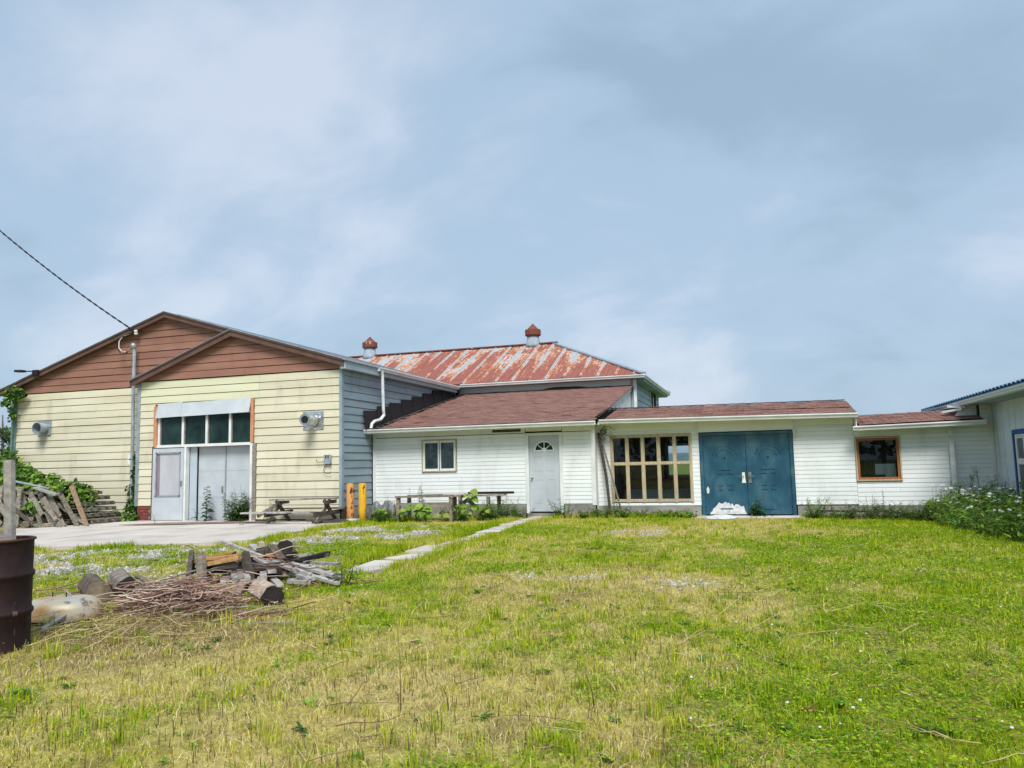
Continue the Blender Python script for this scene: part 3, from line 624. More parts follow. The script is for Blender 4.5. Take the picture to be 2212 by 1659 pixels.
mb.prism([(-3.86, RY2, r2z(RY2)-.03), (2.27, RY2, r2z(RY2)-.06), (2.27, 23.7, 2.36), (-3.86, 23.7, 2.40)], (0, 0, .029)); roof2 = mb.build('roof', 'darkin', link)
shingle_roof(roof2, -3.83, 2.30, 19.45, r2z(19.45)+.005, RY2, r2z(RY2)+.005, 300, sag=lambda x, y: -(x+3.86)/6.13*(.07 if y < 20.2 else .05))
for i in range(20):
    x = -3.84+i*.305; MB().beam((x, RY2-.02, r2z(RY2)+.03-(x+3.86)*.007), (x+.31, RY2-.02, r2z(RY2)+.035-(x+3.86)*.007), .24, .012).build('ridge_shingle', 'shingle', roof2)
for k in range(9):   # dark ragged valley edge where it meets the lean-to roof
    y = 19.5+k*.23; MB().beam((-3.9, y, r2z(y)+.10), (-3.66, y+.03, r2z(y)+.028), .26, .012).build('black_shingle', 'blackshingle', roof2)
gutter(link, (-3.8, 19.47, 2.375), (2.31, 19.47, 2.30), (0, -1, 0)); MB().beam((-3.85, 19.49, 2.42), (2.27, 19.49, 2.36), .03, .14).build('fascia_board', 'trimwhite', link)
MB().box(-3.95, 2.26, 19.51, Y2-.02, 2.37, 2.385).build('soffit', 'trimwhite', link)
# interior: back wall with an opening to the fields, end walls, a shelf
ob = [(-2.55, -1.60, .95, 1.86)]
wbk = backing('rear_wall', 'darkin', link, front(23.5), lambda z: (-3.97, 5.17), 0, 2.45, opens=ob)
fr = MB()
for q in ((-2.6, -2.52, .9, 1.9), (-1.64, -1.56, .9, 1.9), (-2.52, -1.64, 1.83, 1.9), (-2.52, -1.64, .9, .97)): fr.box(q[0], q[1], 23.45, 23.62, q[2], q[3])
fr.build('rear_opening_frame', 'greyblue', link)
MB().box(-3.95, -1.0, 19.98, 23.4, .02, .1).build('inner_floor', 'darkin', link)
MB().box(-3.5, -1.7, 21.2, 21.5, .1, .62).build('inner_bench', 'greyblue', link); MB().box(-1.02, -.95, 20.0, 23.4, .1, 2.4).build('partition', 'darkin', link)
# window grid 5 x 2
gx = np.linspace(-3.59, -1.57, 6); wg = MB()
for i, x in enumerate(gx): wg.box(x-.032, x+.032, Y2-.03, Y2+.05, .34, 2.07)
for z in (.38, 1.33, 2.045):
    for i in range(5): wg.box(gx[i]+.0325, gx[i+1]-.0325, Y2-.026, Y2+.05, z-.028, z+.028)
wg = wg.build('window', 'oak', link)
for i in range(5):
    for z0, z1 in ((.409, 1.301), (1.359, 2.016)):
        f = MB(); a, b = gx[i]+.033, gx[i+1]-.033; t = .016
        for q in ((a, a+t, z0, z1), (b-t, b, z0, z1), (a+t, b-t, z1-t, z1), (a+t, b-t, z0, z0+t)): f.box(q[0], q[1], Y2-.012, Y2+.02, q[2], q[3])
        f.build('sash', 'oak', wg); MB().box(a+t, b-t, Y2+.004, Y2+.008, z0+t, z1-t).build('pane', 'glass', wg)
# blue double doors
fr = MB()
for q in ((-1.345, -1.27, 0, 2.06), (.79, .865, 0, 2.06), (-1.27, .79, 1.99, 2.06)): fr.box(q[0], q[1], Y2-.05, Y2+.1, q[2], q[3])
fr.build('door_frame', 'bluedoor', link)
for s, (a, b) in enumerate(((-1.265, -.245), (-.235, .785))):
    dl = MB(); dl.box(a, b, Y2-.012, Y2+.04, .03, 1.985); dl = dl.build('door', 'bluedoor', link); c = (a+b)/2
    mo = MB()
    for R in (.30, .21): mo.tube([(c+R*math.cos(t), Y2-.012, 1.42+R*1.05*math.sin(t)) for t in np.linspace(.25, math.pi-.25, 18)], .013, 8)
    mo.build('arch_moulding', 'bluedoor', dl, True)
    for (z, w) in ((1.13, .30), (.16, .30)): MB().box(c-w/2, c+w/2, Y2-.028, Y2-.0125, z, z+.022).build('moulding', 'bluedoor', dl)
    for z in (1.03, .74, .64):
        for dx in (-.11, .11): MB().box(c+dx-.065, c+dx+.065, Y2-.028, Y2-.0125, z, z+.022).build('moulding', 'bluedoor', dl)
    for q in ((c-.36, c-.345), (c+.345, c+.36)): MB().box(q[0], q[1], Y2-.016, Y2-.0125, .12, 1.4).build('moulding', 'bluedoor', dl)
    MB().lathe((c, Y2-.012, 1.42), [(.025, 0), (.025, .006)], 12, (0, -1, 0)).build('peephole', 'black', dl)
    hx = -.32 if s == 0 else -.17; hz = .93 if s == 0 else .93
    MB().box(hx-.034, hx+.034, Y2-.03, Y2-.0125, hz-.13, hz+.13).build('lock_plate', 'steel' if s else 'trimwhite', dl)
    hb = MB().tube([(hx, Y2-.03, hz+.03), (hx, Y2-.075, hz+.03), (hx+(.11 if s else -.11), Y2-.08, hz+.035)], .012, 6); hb.build('handle', 'steel', dl)
    for z in (.3, 1.0, 1.7): MB().box((a-.004) if s == 0 else b-.016, (a+.016) if s == 0 else b+.004, Y2-.035, Y2-.0125, z-.07, z+.07).build('hinge', 'bluedoor', dl)
def ragged(x0, x1, z0, z1, Y, seed, parent, name, dens=18):
    R = random.Random(seed); top = []; h = .5
    for i in range(dens+1):
        u = i/dens; env = min(1, u*4.5)**.8*(1-.35*u)*min(1, (1-u)*12); h = .7*h+.3*R.uniform(.15, .95); top.append((x0+(x1-x0)*u+R.uniform(-.006, .006), Y, z0+(z1-z0)*env*(h+.34+R.uniform(-.035, .035))))
    mb = MB(); mb.prism([(x0, Y, z0)]+top+[(x1, Y, z0)], (0, .003, 0)); return mb.build(name, 'flake', parent)
M['flake'] = mat('bare_white_primer', srgb(222, 224, 222), srgb(176, 178, 174), 9, rough=.8, rnd=0)
dd = [o for o in link.children if o.name.startswith('door') and 'frame' not in o.name][0]
ragged(-1.17, -.28, .035, .36, Y2-.0165, 3, dd, 'peeled_patch', 44); ragged(-.37, -.27, .80, 1.1, Y2-.0165, 5, dd, 'peeled_patch', 6)
mb = MB(); mb.prism([(-1.19+.035*math.cos(t), Y2-.0165, .63+.085*math.sin(t)*(1+.15*math.sin(5*t))) for t in np.linspace(0, 2*math.pi, 16)[:-1]], (0, .003, 0)); mb.build('peeled_patch', 'flake', dd)
MB().box(.9, .95, Y2-.07, Y2-.03, 1.9, 2.08).build('alarm_box', 'trimwhite', link)

wing = thing('low_white_wing', 'lowest white vinyl wing with one brown-framed square window at far right', 'shed', (3.7, 20.5, 0))
o3 = [(2.24, 3.24, .79, 1.85)]
w3 = backing('front_wall', 'darkin', wing, front(Y2), lambda z: (2.26 if z < 2.08 else 4.93, 5.17), 0, 2.5, opens=[(2.27, 3.21, .82, 1.82)], steps=(2.08,))
siding(w3, 'white', front(Y2), .235, 2.5, .1032, lambda z: (2.255 if z < 2.03 else 4.93, 5.12), o3, gap=.003, lip=.009, jit=.001)
MB().box(2.26, 5.17, Y2-.03, Y2+.15, -.1, .232).build('foundation', 'block', wing)
for x in (2.55,): MB().box(x, x+.1, Y2-.045, Y2-.031, .08, .2).build('vent_block', 'darkwood', wing)
MB().box(5.1, 5.165, Y2-.05, Y2+.02, .1, 2.5).build('corner_trim', 'trimwhite', wing)
def r3z(y): return 2.13+.17*(y-19.47)
mb = MB(); mb.prism([(2.3, 19.47, 2.06), (4.9, 19.47, 2.12), (4.9, 21.3, r3z(21.3)), (2.3, 21.3, r3z(21.3)-.04)], (0, 0, .03))
mb.prism([(2.3, 21.3, r3z(21.3)-.04), (5.1, 21.3, r3z(21.3)), (5.1, 23.7, 2.12), (2.3, 23.7, 2.10)], (0, 0, .029)); roof3 = mb.build('roof', 'darkin', wing)
shingle_roof(roof3, 2.33, 4.88, 19.45, r3z(19.45)+.035, 21.3, r3z(21.3)+.035, 300, sag=lambda x, y: -.055*(1-(x-2.33)/2.55))
gutter(wing, (2.2, 19.47, 1.985), (4.93, 19.47, 2.035), (0, -1, 0)); MB().beam((2.28, 19.49, 2.03), (4.9, 19.49, 2.08), .03, .13).build('fascia_board', 'trimwhite', wing)
MB().box(2.28, 4.9, 19.51, Y2-.03, 2.03, 2.045).build('soffit', 'trimwhite', wing)
mb = MB(); mb.prism([(2.27, 19.5, 2.06), (2.27, 21.3, 2.30), (2.27, 21.3, 2.75), (2.27, 19.5, 2.40)], (.02, 0, 0)); mb.build('end_board', 'trimwhite', wing)
mb = MB(); mb.prism([(4.45, 20.0, r3z(20.0)+.05), (4.9, 20.0, r3z(20)+.05), (4.9, 20.0, 2.52), (4.62, 20.0, 2.52)], (0, .03, 0)); mb.build('cheek_board', 'trimwhite', wing)
MB().beam((4.25, 20.2, r3z(20.2)+.12), (4.62, 19.98, r3z(20)+.2), .16, .05).build('box_end', 'trimwhite', wing); MB().beam((4.4, 20.3, r3z(20.3)+.24), (4.7, 20.0, 2.46), .12, .05).build('box_end', 'trimwhite', wing)
w3w = window(wing, 2.285, 3.205, .835, 1.81, Y2, 'tan', [(2.285, 3.205)], 'oak', .055, 'glass', .03)
MB().box(2.7, 3.14, Y2+.25, Y2+.27, .80, 1.20).build('leaning_board', 'doorwhite', wing)
MB().beam((2.3, Y2+.2, .93), (2.9, Y2+.18, .92), .05, .05).build('inner_rail', 'black', wing)
for k in range(6): MB().box(2.5+k*.1, 2.59+k*.1, Y2+.6+.04*(k % 2), Y2+.65+.04*(k % 2), .5, 1.85).build('curtain_fold', mat('navy_curtain', srgb(36, 42, 58), srgb(26, 30, 44), 4, rnd=.1) if k == 0 else bpy.data.materials['navy_curtain'], wing)
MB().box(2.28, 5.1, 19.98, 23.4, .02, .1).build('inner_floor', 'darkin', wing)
dsb = MB(); dsb.prism([(4.21, Y2-.13, 2.0), (4.32, Y2-.13, 2.0), (4.32, Y2-.13, 1.82), (4.25, Y2-.13, 1.8)], (0, .08, 0)); dsb.box(4.24, 4.33, Y2-.13, Y2-.05, .02, 1.7); dsb.build('downspout', 'gutter', wing)

# ------------------------------------------------------------------ BLUE-TILED BUILDING at right edge
XD = 5.17
blueb = thing('blue_tiled_building', 'pale panelled building with blue roof tiles at the right edge', 'building', (8, 18, 0))
od = [(17.25, 18.5, .15, 1.86)]
wd = backing('side_wall', 'darkin', blueb, sideL(XD+.04), lambda z: (12, 24), 0, 2.62, opens=od)
y = 12.0
while y < 24:
    y1 = min(y+.42, 24)
    if y1 > 17.25 and y < 18.5:
        segs = [(1.87, 2.6)]
        if y < 17.24: MB().box(XD, XD+.039, y+.004, 17.24, .1, 1.87).build('panel', 'panel', wd)
        if y1 > 18.51: MB().box(XD, XD+.039, 18.51, y1-.004, .1, 1.87).build('panel', 'panel', wd)
    else: segs = [(.1, 2.6)]
    for a, b in segs: MB().box(XD+random.uniform(0, .004), XD+.039, y+.009, y1-.009, a, b).build('panel', 'panel', wd)
    y = y1
MB().box(XD+.01, 12, 12.0, 12.1, 0, 2.6).build('front_wall', 'panel', blueb); MB().box(11.9, 12, 12.1, 24, 0, 3.2).build('rear_wall', 'panel', blueb); MB().box(XD+.05, 11.9, 23.9, 24, 0, 2.6).build('end_wall', 'panel', blueb)
MB().box(XD+.015, XD+.25, 12, 19.85, -.1, .1).build('foundation', 'block', blueb)
sof = MB().box(4.62, XD+.1, 11.8, 24.2, 2.5, 2.53).build('soffit', 'greyblue', blueb)
mb = MB(); mb.prism([(4.56, 11.8, 2.60), (9, 11.8, 3.75), (9, 24.2, 3.75), (4.56, 24.2, 2.60)], (0, 0, .03)); mb.prism([(9.001, 11.8, 3.75), (12.6, 11.8, 2.9), (12.6, 24.2, 2.9), (9.001, 24.2, 3.75)], (0, 0, .03)); rd = mb.build('roof', 'bluetile', blueb)
MB().box(4.575, 4.615, 11.8, 24.2, 2.49, 2.60).build('fascia_board', 'panel', blueb); gutter(blueb, (4.574, 11.8, 2.50), (4.574, 24.2, 2.50), (-1, 0, 0), 'panel', .09, .08)
tl = MB(); w = .235; L = .36; n = 8; vs = []
for i in range(n+1):
    a = math.pi*i/n; yy = -w/2+w*i/n; zz = .036*math.sin(a)**.8+.004
    vs += [(0, yy, zz), (L, yy, zz), (0, yy, zz+.014), (L, yy, zz+.014)]
for i in range(n):
    A = 4*i; B = A+4
    tl.add([], []) ; tl.f += [(A+2, A+3, B+3, B+2), (A, B, B+1, A+1), (A, A+2, B+2, B), (A+1, B+1, B+3, A+3)]
tl.v = vs; tme = bpy.data.meshes.new('roof_tile'); tme.from_pydata(tl.v, [], tl.f); tme.materials.append(M['bluetile'])
for r in range(5):
    for i in range(50):
        place(tme, 'roof_tile', rd, (4.52+r*.33, 11.95+i*.245, 2.62+r*.33*.259+.012*(0)), (0, -math.atan(.259)-.02, 0))
dr = MB()
for q in ((17.25, 17.33, .15, 1.86), (18.42, 18.5, .15, 1.86), (17.33, 18.42, 1.78, 1.86)): dr.box(XD-.03, XD+.05, q[0], q[1], q[2], q[3])
dr.build('door_casing', 'bluetrim', blueb)
dl = MB()
for q in ((17.34, 17.43, .16, 1.77), (18.32, 18.41, .16, 1.77), (17.43, 18.32, 1.68, 1.77), (17.43, 18.32, 1.15, 1.27), (17.43, 18.32, .16, .3), (17.84, 17.91, .3, 1.68)): dl.box(XD-.005, XD+.04, q[0], q[1], q[2], q[3])
dl = dl.build('glazed_door', 'trimwhite', blueb)
for a, b in ((17.43, 17.84), (17.91, 18.32)):
    for z0, z1 in ((.3, 1.15), (1.27, 1.68)): MB().box(XD+.015, XD+.02, a, b, z0, z1).build('pane', 'mistglass', dl)

# ------------------------------------------------------------------ GROUND
def vnoise(x, y, seed):
    xi = np.floor(x).astype(np.int64); yi = np.floor(y).astype(np.int64); xf = x-xi; yf = y-yi
    def h(a, b):
        n = (a*374761393+b*668265263+seed*982451653) & 0x7fffffff; n = ((n ^ (n >> 13))*1274126177) & 0x7fffffff
        return ((n ^ (n >> 16)) & 0xffff)/65535.
    u = xf*xf*(3-2*xf); v = yf*yf*(3-2*yf)
    return (h(xi, yi)*(1-u)+h(xi+1, yi)*u)*(1-v)+(h(xi, yi+1)*(1-u)+h(xi+1, yi+1)*u)*v
def fbm(x, y, sc, seed, o=4):
    r = 0; a = .5; t = 0
    for i in range(o): r = r+a*vnoise(x*sc*2**i, y*sc*2**i, seed+i); t += a; a *= .55
    return r/t
def sst(a, b, x): t = np.clip((x-a)/(b-a), 0, 1); return t*t*(3-2*t)
def gzn(x, y):
    k = np.clip((17.3-y)/3, 0, 1); return k*(.022*np.sin(x*1.7+y*.6)+.018*np.sin(x*.55-y*1.3+1)+.012*np.sin(3.1*x-2.2*y))
PAD = [(-21, 10.4), (-13.6, 11.2), (-11.3, 11.85), (-10.1, 12.35), (-9.55, 12.95), (-9.7, 14.9), (-9.72, 16.9), (-9.9, 17.75), (-10.42, 17.83), (-17.0, 17.83), (-17.4, 16.9), (-17.7, 15.6), (-18.6, 14.6), (-21, 13.6)]
def inpoly(x, y, poly):
    r = np.zeros(x.shape, bool); n = len(poly)
    for i in range(n):
        (x0, y0), (x1, y1) = poly[i], poly[(i+1) % n]; c = ((y0 > y) != (y1 > y)) & (x < (x1-x0)*(y-y0)/((y1-y0) or 1e-9)+x0); r ^= c
    return r
def pathx(y): return np.interp(y, [9.2, 10.5, 11.6, 13, 15.3, 17.3, 19.4], [-5.1, -5.25, -5.2, -5.28, -5.36, -5.42, -5.35])
def on_path(x, y): return (np.abs(x-pathx(y)) < .30*sst(.2, .6, fbm(x, y, 2.5, 19))) & (y > 9.3)
def on_bld(x, y): return ((y > 17.86) & (x < -10.33)) | ((y > 19.5) & (x < -3.9)) | ((y > 19.86) & (x < 5.2)) | ((x > 5.14) & (y > 12))
def gravel(x, y):
    w = .5*(fbm(x, y, .9, 5)-.5)
    a = 1-sst(.75, 1.15, np.hypot((x+9.0)/3.4, (y-9.9)/2.1)+w)
    b = 1-sst(.7, 1.1, np.hypot((x+7.9)/1.6, (y-14.6)/2.6)+w)
    d = .8*(1-sst(.6, 1.2, np.hypot((x+2.55)/.75, (y-15.4)/.55)+w)); e = .55*(1-sst(.5, 1.2, np.hypot((x+2.4)/.8, (y-9.2)/.4)+w)); f = .55*(1-sst(.5, 1.2, np.hypot((x+.85)/.5, (y-9.4)/.8)+w))
    g = .9*(1-sst(.6, 1.1, np.hypot((x-2.9)/.5, (y-10.2)/.4)+w))*0
    pt_ = sst(.36, .56, fbm(x, y, 1.25, 6))
    return np.clip(np.maximum.reduce([a*(.12+.88*pt_), b*pt_, d*pt_, e*pt_, f*pt_]), 0, 1)
def green(x, y):
    n = fbm(x, y, .45, 31); m = fbm(x, y, 1.5, 41)
    base = .54+.30*sst(-1.4, .9, x-.05*y)+.04*sst(9, 14, y)
    base = base-.24*sst(.7, -1.0, x)*sst(9.0, 4.8, y)
    f = vnoise(x*3.1, y*3.1, 47)
    return np.clip(base+1.35*(n-.5)+.6*(m-.5)+.36*(f-.5), 0, 1)
def brownp(x, y):
    a = 1-sst(.5, 1.1, np.hypot((x+5.2)/1.6, (y-5.6)/1.0)+.6*(fbm(x, y, 1.2, 77)-.5))
    b = 1-sst(.4, 1.1, np.hypot((x-3.0)/.45, (y-10.0)/.22)+.6*(fbm(x, y, 2, 78)-.5))
    c = np.maximum(sst(.56, .70, fbm(x, y, .8, 90))*sst(11, 6, y)*sst(1.8, -.5, x)*.8, sst(.64, .74, fbm(x, y, 2.3, 93))*.7)
    d = sst(18.6, 19.4, y)*sst(-6, -4.5, x)*.8
    return np.clip(np.maximum.reduce([a, b, c, d]), 0, 1)
xs = np.concatenate([-np.geomspace(26.5, 2200, 16)[::-1], np.arange(-26, 9, .14), np.geomspace(9.2, 2200, 16)])
ys = np.concatenate([-np.geomspace(2, 300, 8)[::-1], np.arange(0, 24, .14), np.geomspace(24.3, 2600, 18)])
GX, GY = np.meshgrid(xs, ys); nx, ny = len(xs), len(ys)
inb = (GX > -24) & (GX < 8.5) & (GY > 0) & (GY < 20)
GZ = np.where(inb, gzn(GX, GY)+.012*(fbm(GX, GY, 2.2, 3)-.5), 0)-.002
GZ = np.where(on_bld(GX, GY) | inpoly(GX, GY, PAD), -.06, GZ)
me = bpy.data.meshes.new('ground'); idx = np.arange(nx*ny).reshape(ny, nx)
F = np.stack([idx[:-1, :-1], idx[:-1, 1:], idx[1:, 1:], idx[1:, :-1]], -1).reshape(-1, 4)
V = np.stack([GX, GY, GZ], -1).reshape(-1, 3)
def mesh_np(name, V, F, C=None):
    me = bpy.data.meshes.new(name); k = F.shape[1]
    me.vertices.add(len(V)); me.vertices.foreach_set('co', V.astype(np.float32).ravel())
    me.loops.add(F.size); me.loops.foreach_set('vertex_index', F.astype(np.int32).ravel())
    me.polygons.add(len(F)); me.polygons.foreach_set('loop_start', np.arange(0, F.size, k, dtype=np.int32)); me.polygons.foreach_set('loop_total', np.full(len(F), k, np.int32))
    me.update(calc_edges=True)
    if C is not None:
        at = me.color_attributes.new('Col', 'FLOAT_COLOR', 'POINT'); at.data.foreach_set('color', np.concatenate([C, np.ones((len(C), 1))], 1).astype(np.float32).ravel())
    return me
def L3(*c): return np.array(srgb(*c)[:3])
g = green(GX, GY)[..., None]; gr = gravel(GX, GY)[..., None]; br = brownp(GX, GY)[..., None]
soil = L3(112, 92, 66); straw = L3(188, 176, 108); turf = L3(140, 150, 36)
Cc = straw*(1-g)+turf*g; Cc = Cc*(1-br*.75)+soil*br*.75; Cc = Cc*(1-gr)+L3(150, 144, 134)*gr
far = ((GY > 24) | (np.abs(GX+8) > 22))[..., None]; Cc = np.where(far, L3(98, 118, 52), Cc)
t = NT('ground_soil_and_thatch'); at = t.n('ShaderNodeAttribute', attribute_name='Col').outputs['Color']
nz = t.noise(t.pos(), 26, 5, .7); nb = t.noise(t.pos(), 5, 5, .6)
cc = t.mix(1, at, t.ramp(nz, [(.3, (.55, .52, .48, 1)), (.6, (1.05, 1.02, .98, 1)), (.75, (1.3, 1.28, 1.22, 1))]), 'MULTIPLY')
cc = t.mix(1, cc, t.ramp(nb, [(.32, .62), (.55, 1.0), (.7, 1.1)]), 'MULTIPLY'); t.bsdf(cc, .95, 0, nz, .8, .02, .1); M['ground'] = t.m
gme = mesh_np('ground', V, F, Cc.reshape(-1, 3)); gme.materials.append(M['ground']); gme.polygons.foreach_set('use_smooth', [True]*len(gme.polygons))
ground = bpy.data.objects.new('ground', gme); col.objects.link(ground); struct(ground)

# far hills and field trees seen through the link building
hm = MB(); R = random.Random(4)
for (dist, h0, h1, m) in ((520, 5.5, 9.5, 'hill'),):
    pts = []; N = 120
    for i in range(N+1):
        a = math.radians(-75+150*i/N); h = h0+(h1-h0)*(.5+.5*math.sin(i*.23+1)*math.sin(i*.061))+R.uniform(-.8, .8)
        pts.append((dist*math.sin(a), dist*math.cos(a), h))
    for i in range(N):
        p, q = pts[i], pts[i+1]; hm.add([(p[0], p[1], -2), (q[0], q[1], -2), (q[0]*1.04, q[1]*1.04, q[2]), (p[0]*1.04, p[1]*1.04, p[2]), (q[0]*1.5, q[1]*1.5, -2), (p[0]*1.5, p[1]*1.5, -2)], [(0, 1, 2, 3), (3, 2, 4, 5)])
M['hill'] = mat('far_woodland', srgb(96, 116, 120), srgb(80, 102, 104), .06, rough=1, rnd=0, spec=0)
struct(hm.build('hills', 'hill'))

# concrete apron of slabs
apron = bpy.data.objects.new('concrete_apron', None); col.objects.link(apron); apron['kind'] = 'structure'; apron.location = (-13.5, 15, 0); ROOT[apron.name] = Vector(apron.location)
def clip(poly, a, b, c):   # keep a*x+b*y<=c
    out = []
    for i in range(len(poly)):
        p, q = poly[i], poly[(i+1) % len(poly)]; dp = a*p[0]+b*p[1]-c; dq = a*q[0]+b*q[1]-c
        if dp <= 0: out.append(p)
        if dp*dq < 0: s = dp/(dp-dq); out.append((p[0]+(q[0]-p[0])*s, p[1]+(q[1]-p[1])*s))
    return out
def ragedge(poly, step=.35, amp=.05):
    out = []
    for i in range(len(poly)):
        p, q = poly[i], poly[(i+1) % len(poly)]; L = math.hypot(q[0]-p[0], q[1]-p[1]); n = max(1, int(L/step))
        for k in range(n):
            w = k/n; j = amp if 0 < k else 0; out.append((p[0]+(q[0]-p[0])*w+random.uniform(-j, j), p[1]+(q[1]-p[1])*w+random.uniform(-j, j)))
    return out
random.seed(3)
xcut = [-21.1, -17.2, -14.2, -11.9, -9.4]; ycut = [10, 12.6, 15.3, 17.9]
for i in range(4):
    for j in range(3):
        p = list(PAD)
        for a, b, c in ((-1, .08, -xcut[i]-.006+.08*14), (1, -.08, xcut[i+1]-.006-.08*14), (.03, -1, -ycut[j]-.006-.03*14), (-.03, 1, ycut[j+1]-.006+.03*14)):
            p = clip(p, a, b, c)
            if len(p) < 3: break
        if len(p) < 3: continue
        p = ragedge(p, .3, .006); zt = .035+random.uniform(-.006, .006); mb = MB(); mb.prism([(x, y, -.06) for x, y in p], (random.uniform(-.002, .002), 0, .06+zt)); mb.build('slab', 'concrete', apron)
# brown stain mat lying on the apron
st = MB(); st.prism([(-15.9+random.uniform(-.02, .02), 16.1, .052), (-14.6, 16.2, .052), (-12.9, 16.75, .052), (-11.9, 17.2, .052), (-13.0, 17.28, .052), (-14.2, 17.0, .052), (-15.0, 16.75, .052), (-15.4, 16.45, .052)], (0, 0, .008))
tag(st.build('rubber_mat', mat('dirty_mat', srgb(140, 120, 108), srgb(118, 100, 90), 3, rnd=0)), 'thin dirty brown mat lying flat on concrete before the grey doors', 'mat')
# footpath of broken slabs
fp = bpy.data.objects.new('footpath', None); col.objects.link(fp); fp['kind'] = 'structure'; fp.location = (-5.3, 13, 0); ROOT[fp.name] = Vector(fp.location)
y = 9.25
while y < 19.3:
    L = random.uniform(.45, .95); y1 = y+L; w0, w1 = random.uniform(.15, .28), random.uniform(.15, .28); a = random.uniform(-.08, .08)
    p = [(float(pathx(y))-w0, y+.02+a), (float(pathx(y))+w0, y+.02-a), (float(pathx(y1))+w1, y1-.02+a), (float(pathx(y1))-w1, y1-.02-a)]
    if L > .75:   # cracked across
        k = random.uniform(.35, .65); ml = (p[0][0]+(p[3][0]-p[0][0])*k, p[0][1]+(p[3][1]-p[0][1])*k); mr = (p[1][0]+(p[2][0]-p[1][0])*(1-k), p[1][1]+(p[2][1]-p[1][1])*(1-k))
        polys = [[p[0], p[1], (mr[0], mr[1]-.008), (ml[0], ml[1]-.008)], [(ml[0], ml[1]+.008), (mr[0], mr[1]+.008), p[2], p[3]]]
    else: polys = [p]
    for q in polys:
        q = ragedge(q, .14, .018); zt = .02+random.uniform(-.006, .016)+gz(float(pathx(y)), y); MB().prism([(u, v, -.08) for u, v in q], (0, 0, .08+zt)).build('slab', 'concrete', fp)
    y = y1+random.choice([.02, .04, .05, .12, .3])

# ------------------------------------------------------------------ wall-mounted things on the yellow barn
random.seed(17)
ev = thing('exhaust_vent', 'grey round exhaust vent with square backplate at the barn left end', 'vent', (-21.05, 18.3, 2.6), 'exhaust vents on the yellow barn')
for q in ((-21.38, -20.85, 2.86, 3.06), (-21.38, -20.85, 2.62, 2.84)): MB().box(q[0], q[1], 18.3, 18.325, q[2], q[3]).build('backplate', 'galv', ev)
o = (-21.08, 18.3, 2.84); MB().lathe(o, [(.165, 0), (.165, .26), (.185, .265), (.185, .30), (.16, .30), (.155, .02)], 22, (.05, -1, -.03), False, True).build('duct', 'galv', ev, False)
ev = thing('exhaust_vent', 'shiny crumpled foil exhaust pipe on square plate right of grey doors', 'vent', (-11.2, 17.8, 2.4), 'exhaust vents on the yellow barn')
fo = MB(); N = 8; R = random.Random(2)
gv = [(-11.52+.62*i/N, 17.82-(.0 if i in (0, N) or j in (0, N) else R.uniform(0, .03)), 2.42+.49*j/N) for j in range(N+1) for i in range(N+1)]
fo.add(gv, [(j*(N+1)+i, j*(N+1)+i+1, (j+1)*(N+1)+i+1, (j+1)*(N+1)+i) for j in range(N) for i in range(N)]); M['foil'] = mat('crumpled_foil', srgb(206, 210, 212), srgb(160, 166, 170), 7, rough=.25, metal=.8, rnd=0, bstr=.6)
fo.build('backplate', 'foil', ev)
o = Vector((-11.2, 17.8, 2.66)); ax = (.12, -1, .02)
pr = []
for i in range(15): pr.append((.125+.012*(i % 2)+(.03 if i < 3 else 0), i*.032))
pr += [(.155, .46), (.155, .5), (.1, .5), (.1, .2)]
MB().lathe(o, pr, 20, ax, False, True).build('duct', 'foil', ev)
MB().lathe(o+Vector(ax).normalized()*.505, [(.1, -.2), (.098, -.004)], 18, ax).build('duct_bore_shade', 'black', ev)  # black plug paints the dark inside of the open duct mouth
eb = thing('electric_box', 'small grey open electric box with dangling wires near the barn corner', 'electric box', (-10.75, 17.8, 1.5))
MB().box(-10.85, -10.65, 17.76, 17.825, 1.51, 1.75).build('box', 'galv', eb)
for x in (-10.80, -10.73): MB().box(x, x+.025, 17.75, 17.759, 1.66, 1.74).build('slot', 'black', eb)
MB().tube([(-10.85, 17.79, 1.57), (-10.98, 17.77, 1.55), (-11.06, 17.77, 1.57), (-11.09, 17.77, 1.64)], .008, 5).build('wire', 'black', eb)
MB().tube([(-10.75, 17.79, 1.52), (-10.84, 17.77, 1.44), (-10.86, 17.77, 1.33), (-10.78, 17.77, 1.26), (-10.66, 17.76, 1.26), (-10.63, 17.76, 1.31)], .008, 5).build('wire', 'black', eb)
MB().tube([(-10.7, 17.78, 1.51), (-10.64, 17.75, 1.49), (-10.62, 17.75, 1.53)], .012, 5).build('wire', 'black', eb)
sm = thing('service_mast', 'grey electrical conduit mast with weatherhead climbing the barn front', 'mast', (-17.4, 18.25, .5))
MB().tube([(-17.40, 18.06, .6), (-17.49, 18.10, 4.0), (-17.53, 18.14, 5.1)], .05, 8).build('conduit', 'galv', sm)
MB().lathe((-17.53, 18.14, 5.08), [(.055, 0), (.075, .03), (.085, .1), (.06, .16), (.02, .18)], 14, (-.2, -.3, 1)).build('weatherhead', 'galv', sm, True)
MB().tube([(-17.56, 18.08, 5.12), (-17.66, 18.02, 4.98), (-17.84, 18.0, 4.98), (-17.98, 18.0, 5.12), (-18.0, 18.02, 5.32), (-17.88, 18.05, 5.48), (-17.62, 18.1, 5.56)], .014, 6).build('wire', 'trimwhite', sm)
MB().tube([(-17.56, 18.08, 5.12), (-17.7, 18.0, 4.93), (-17.9, 18.0, 4.92), (-18.05, 18.0, 5.14), (-18.03, 18.02, 5.34), (-17.85, 18.05, 5.5), (-17.58, 18.1, 5.57)], .014, 6).build('wire', 'black', sm)
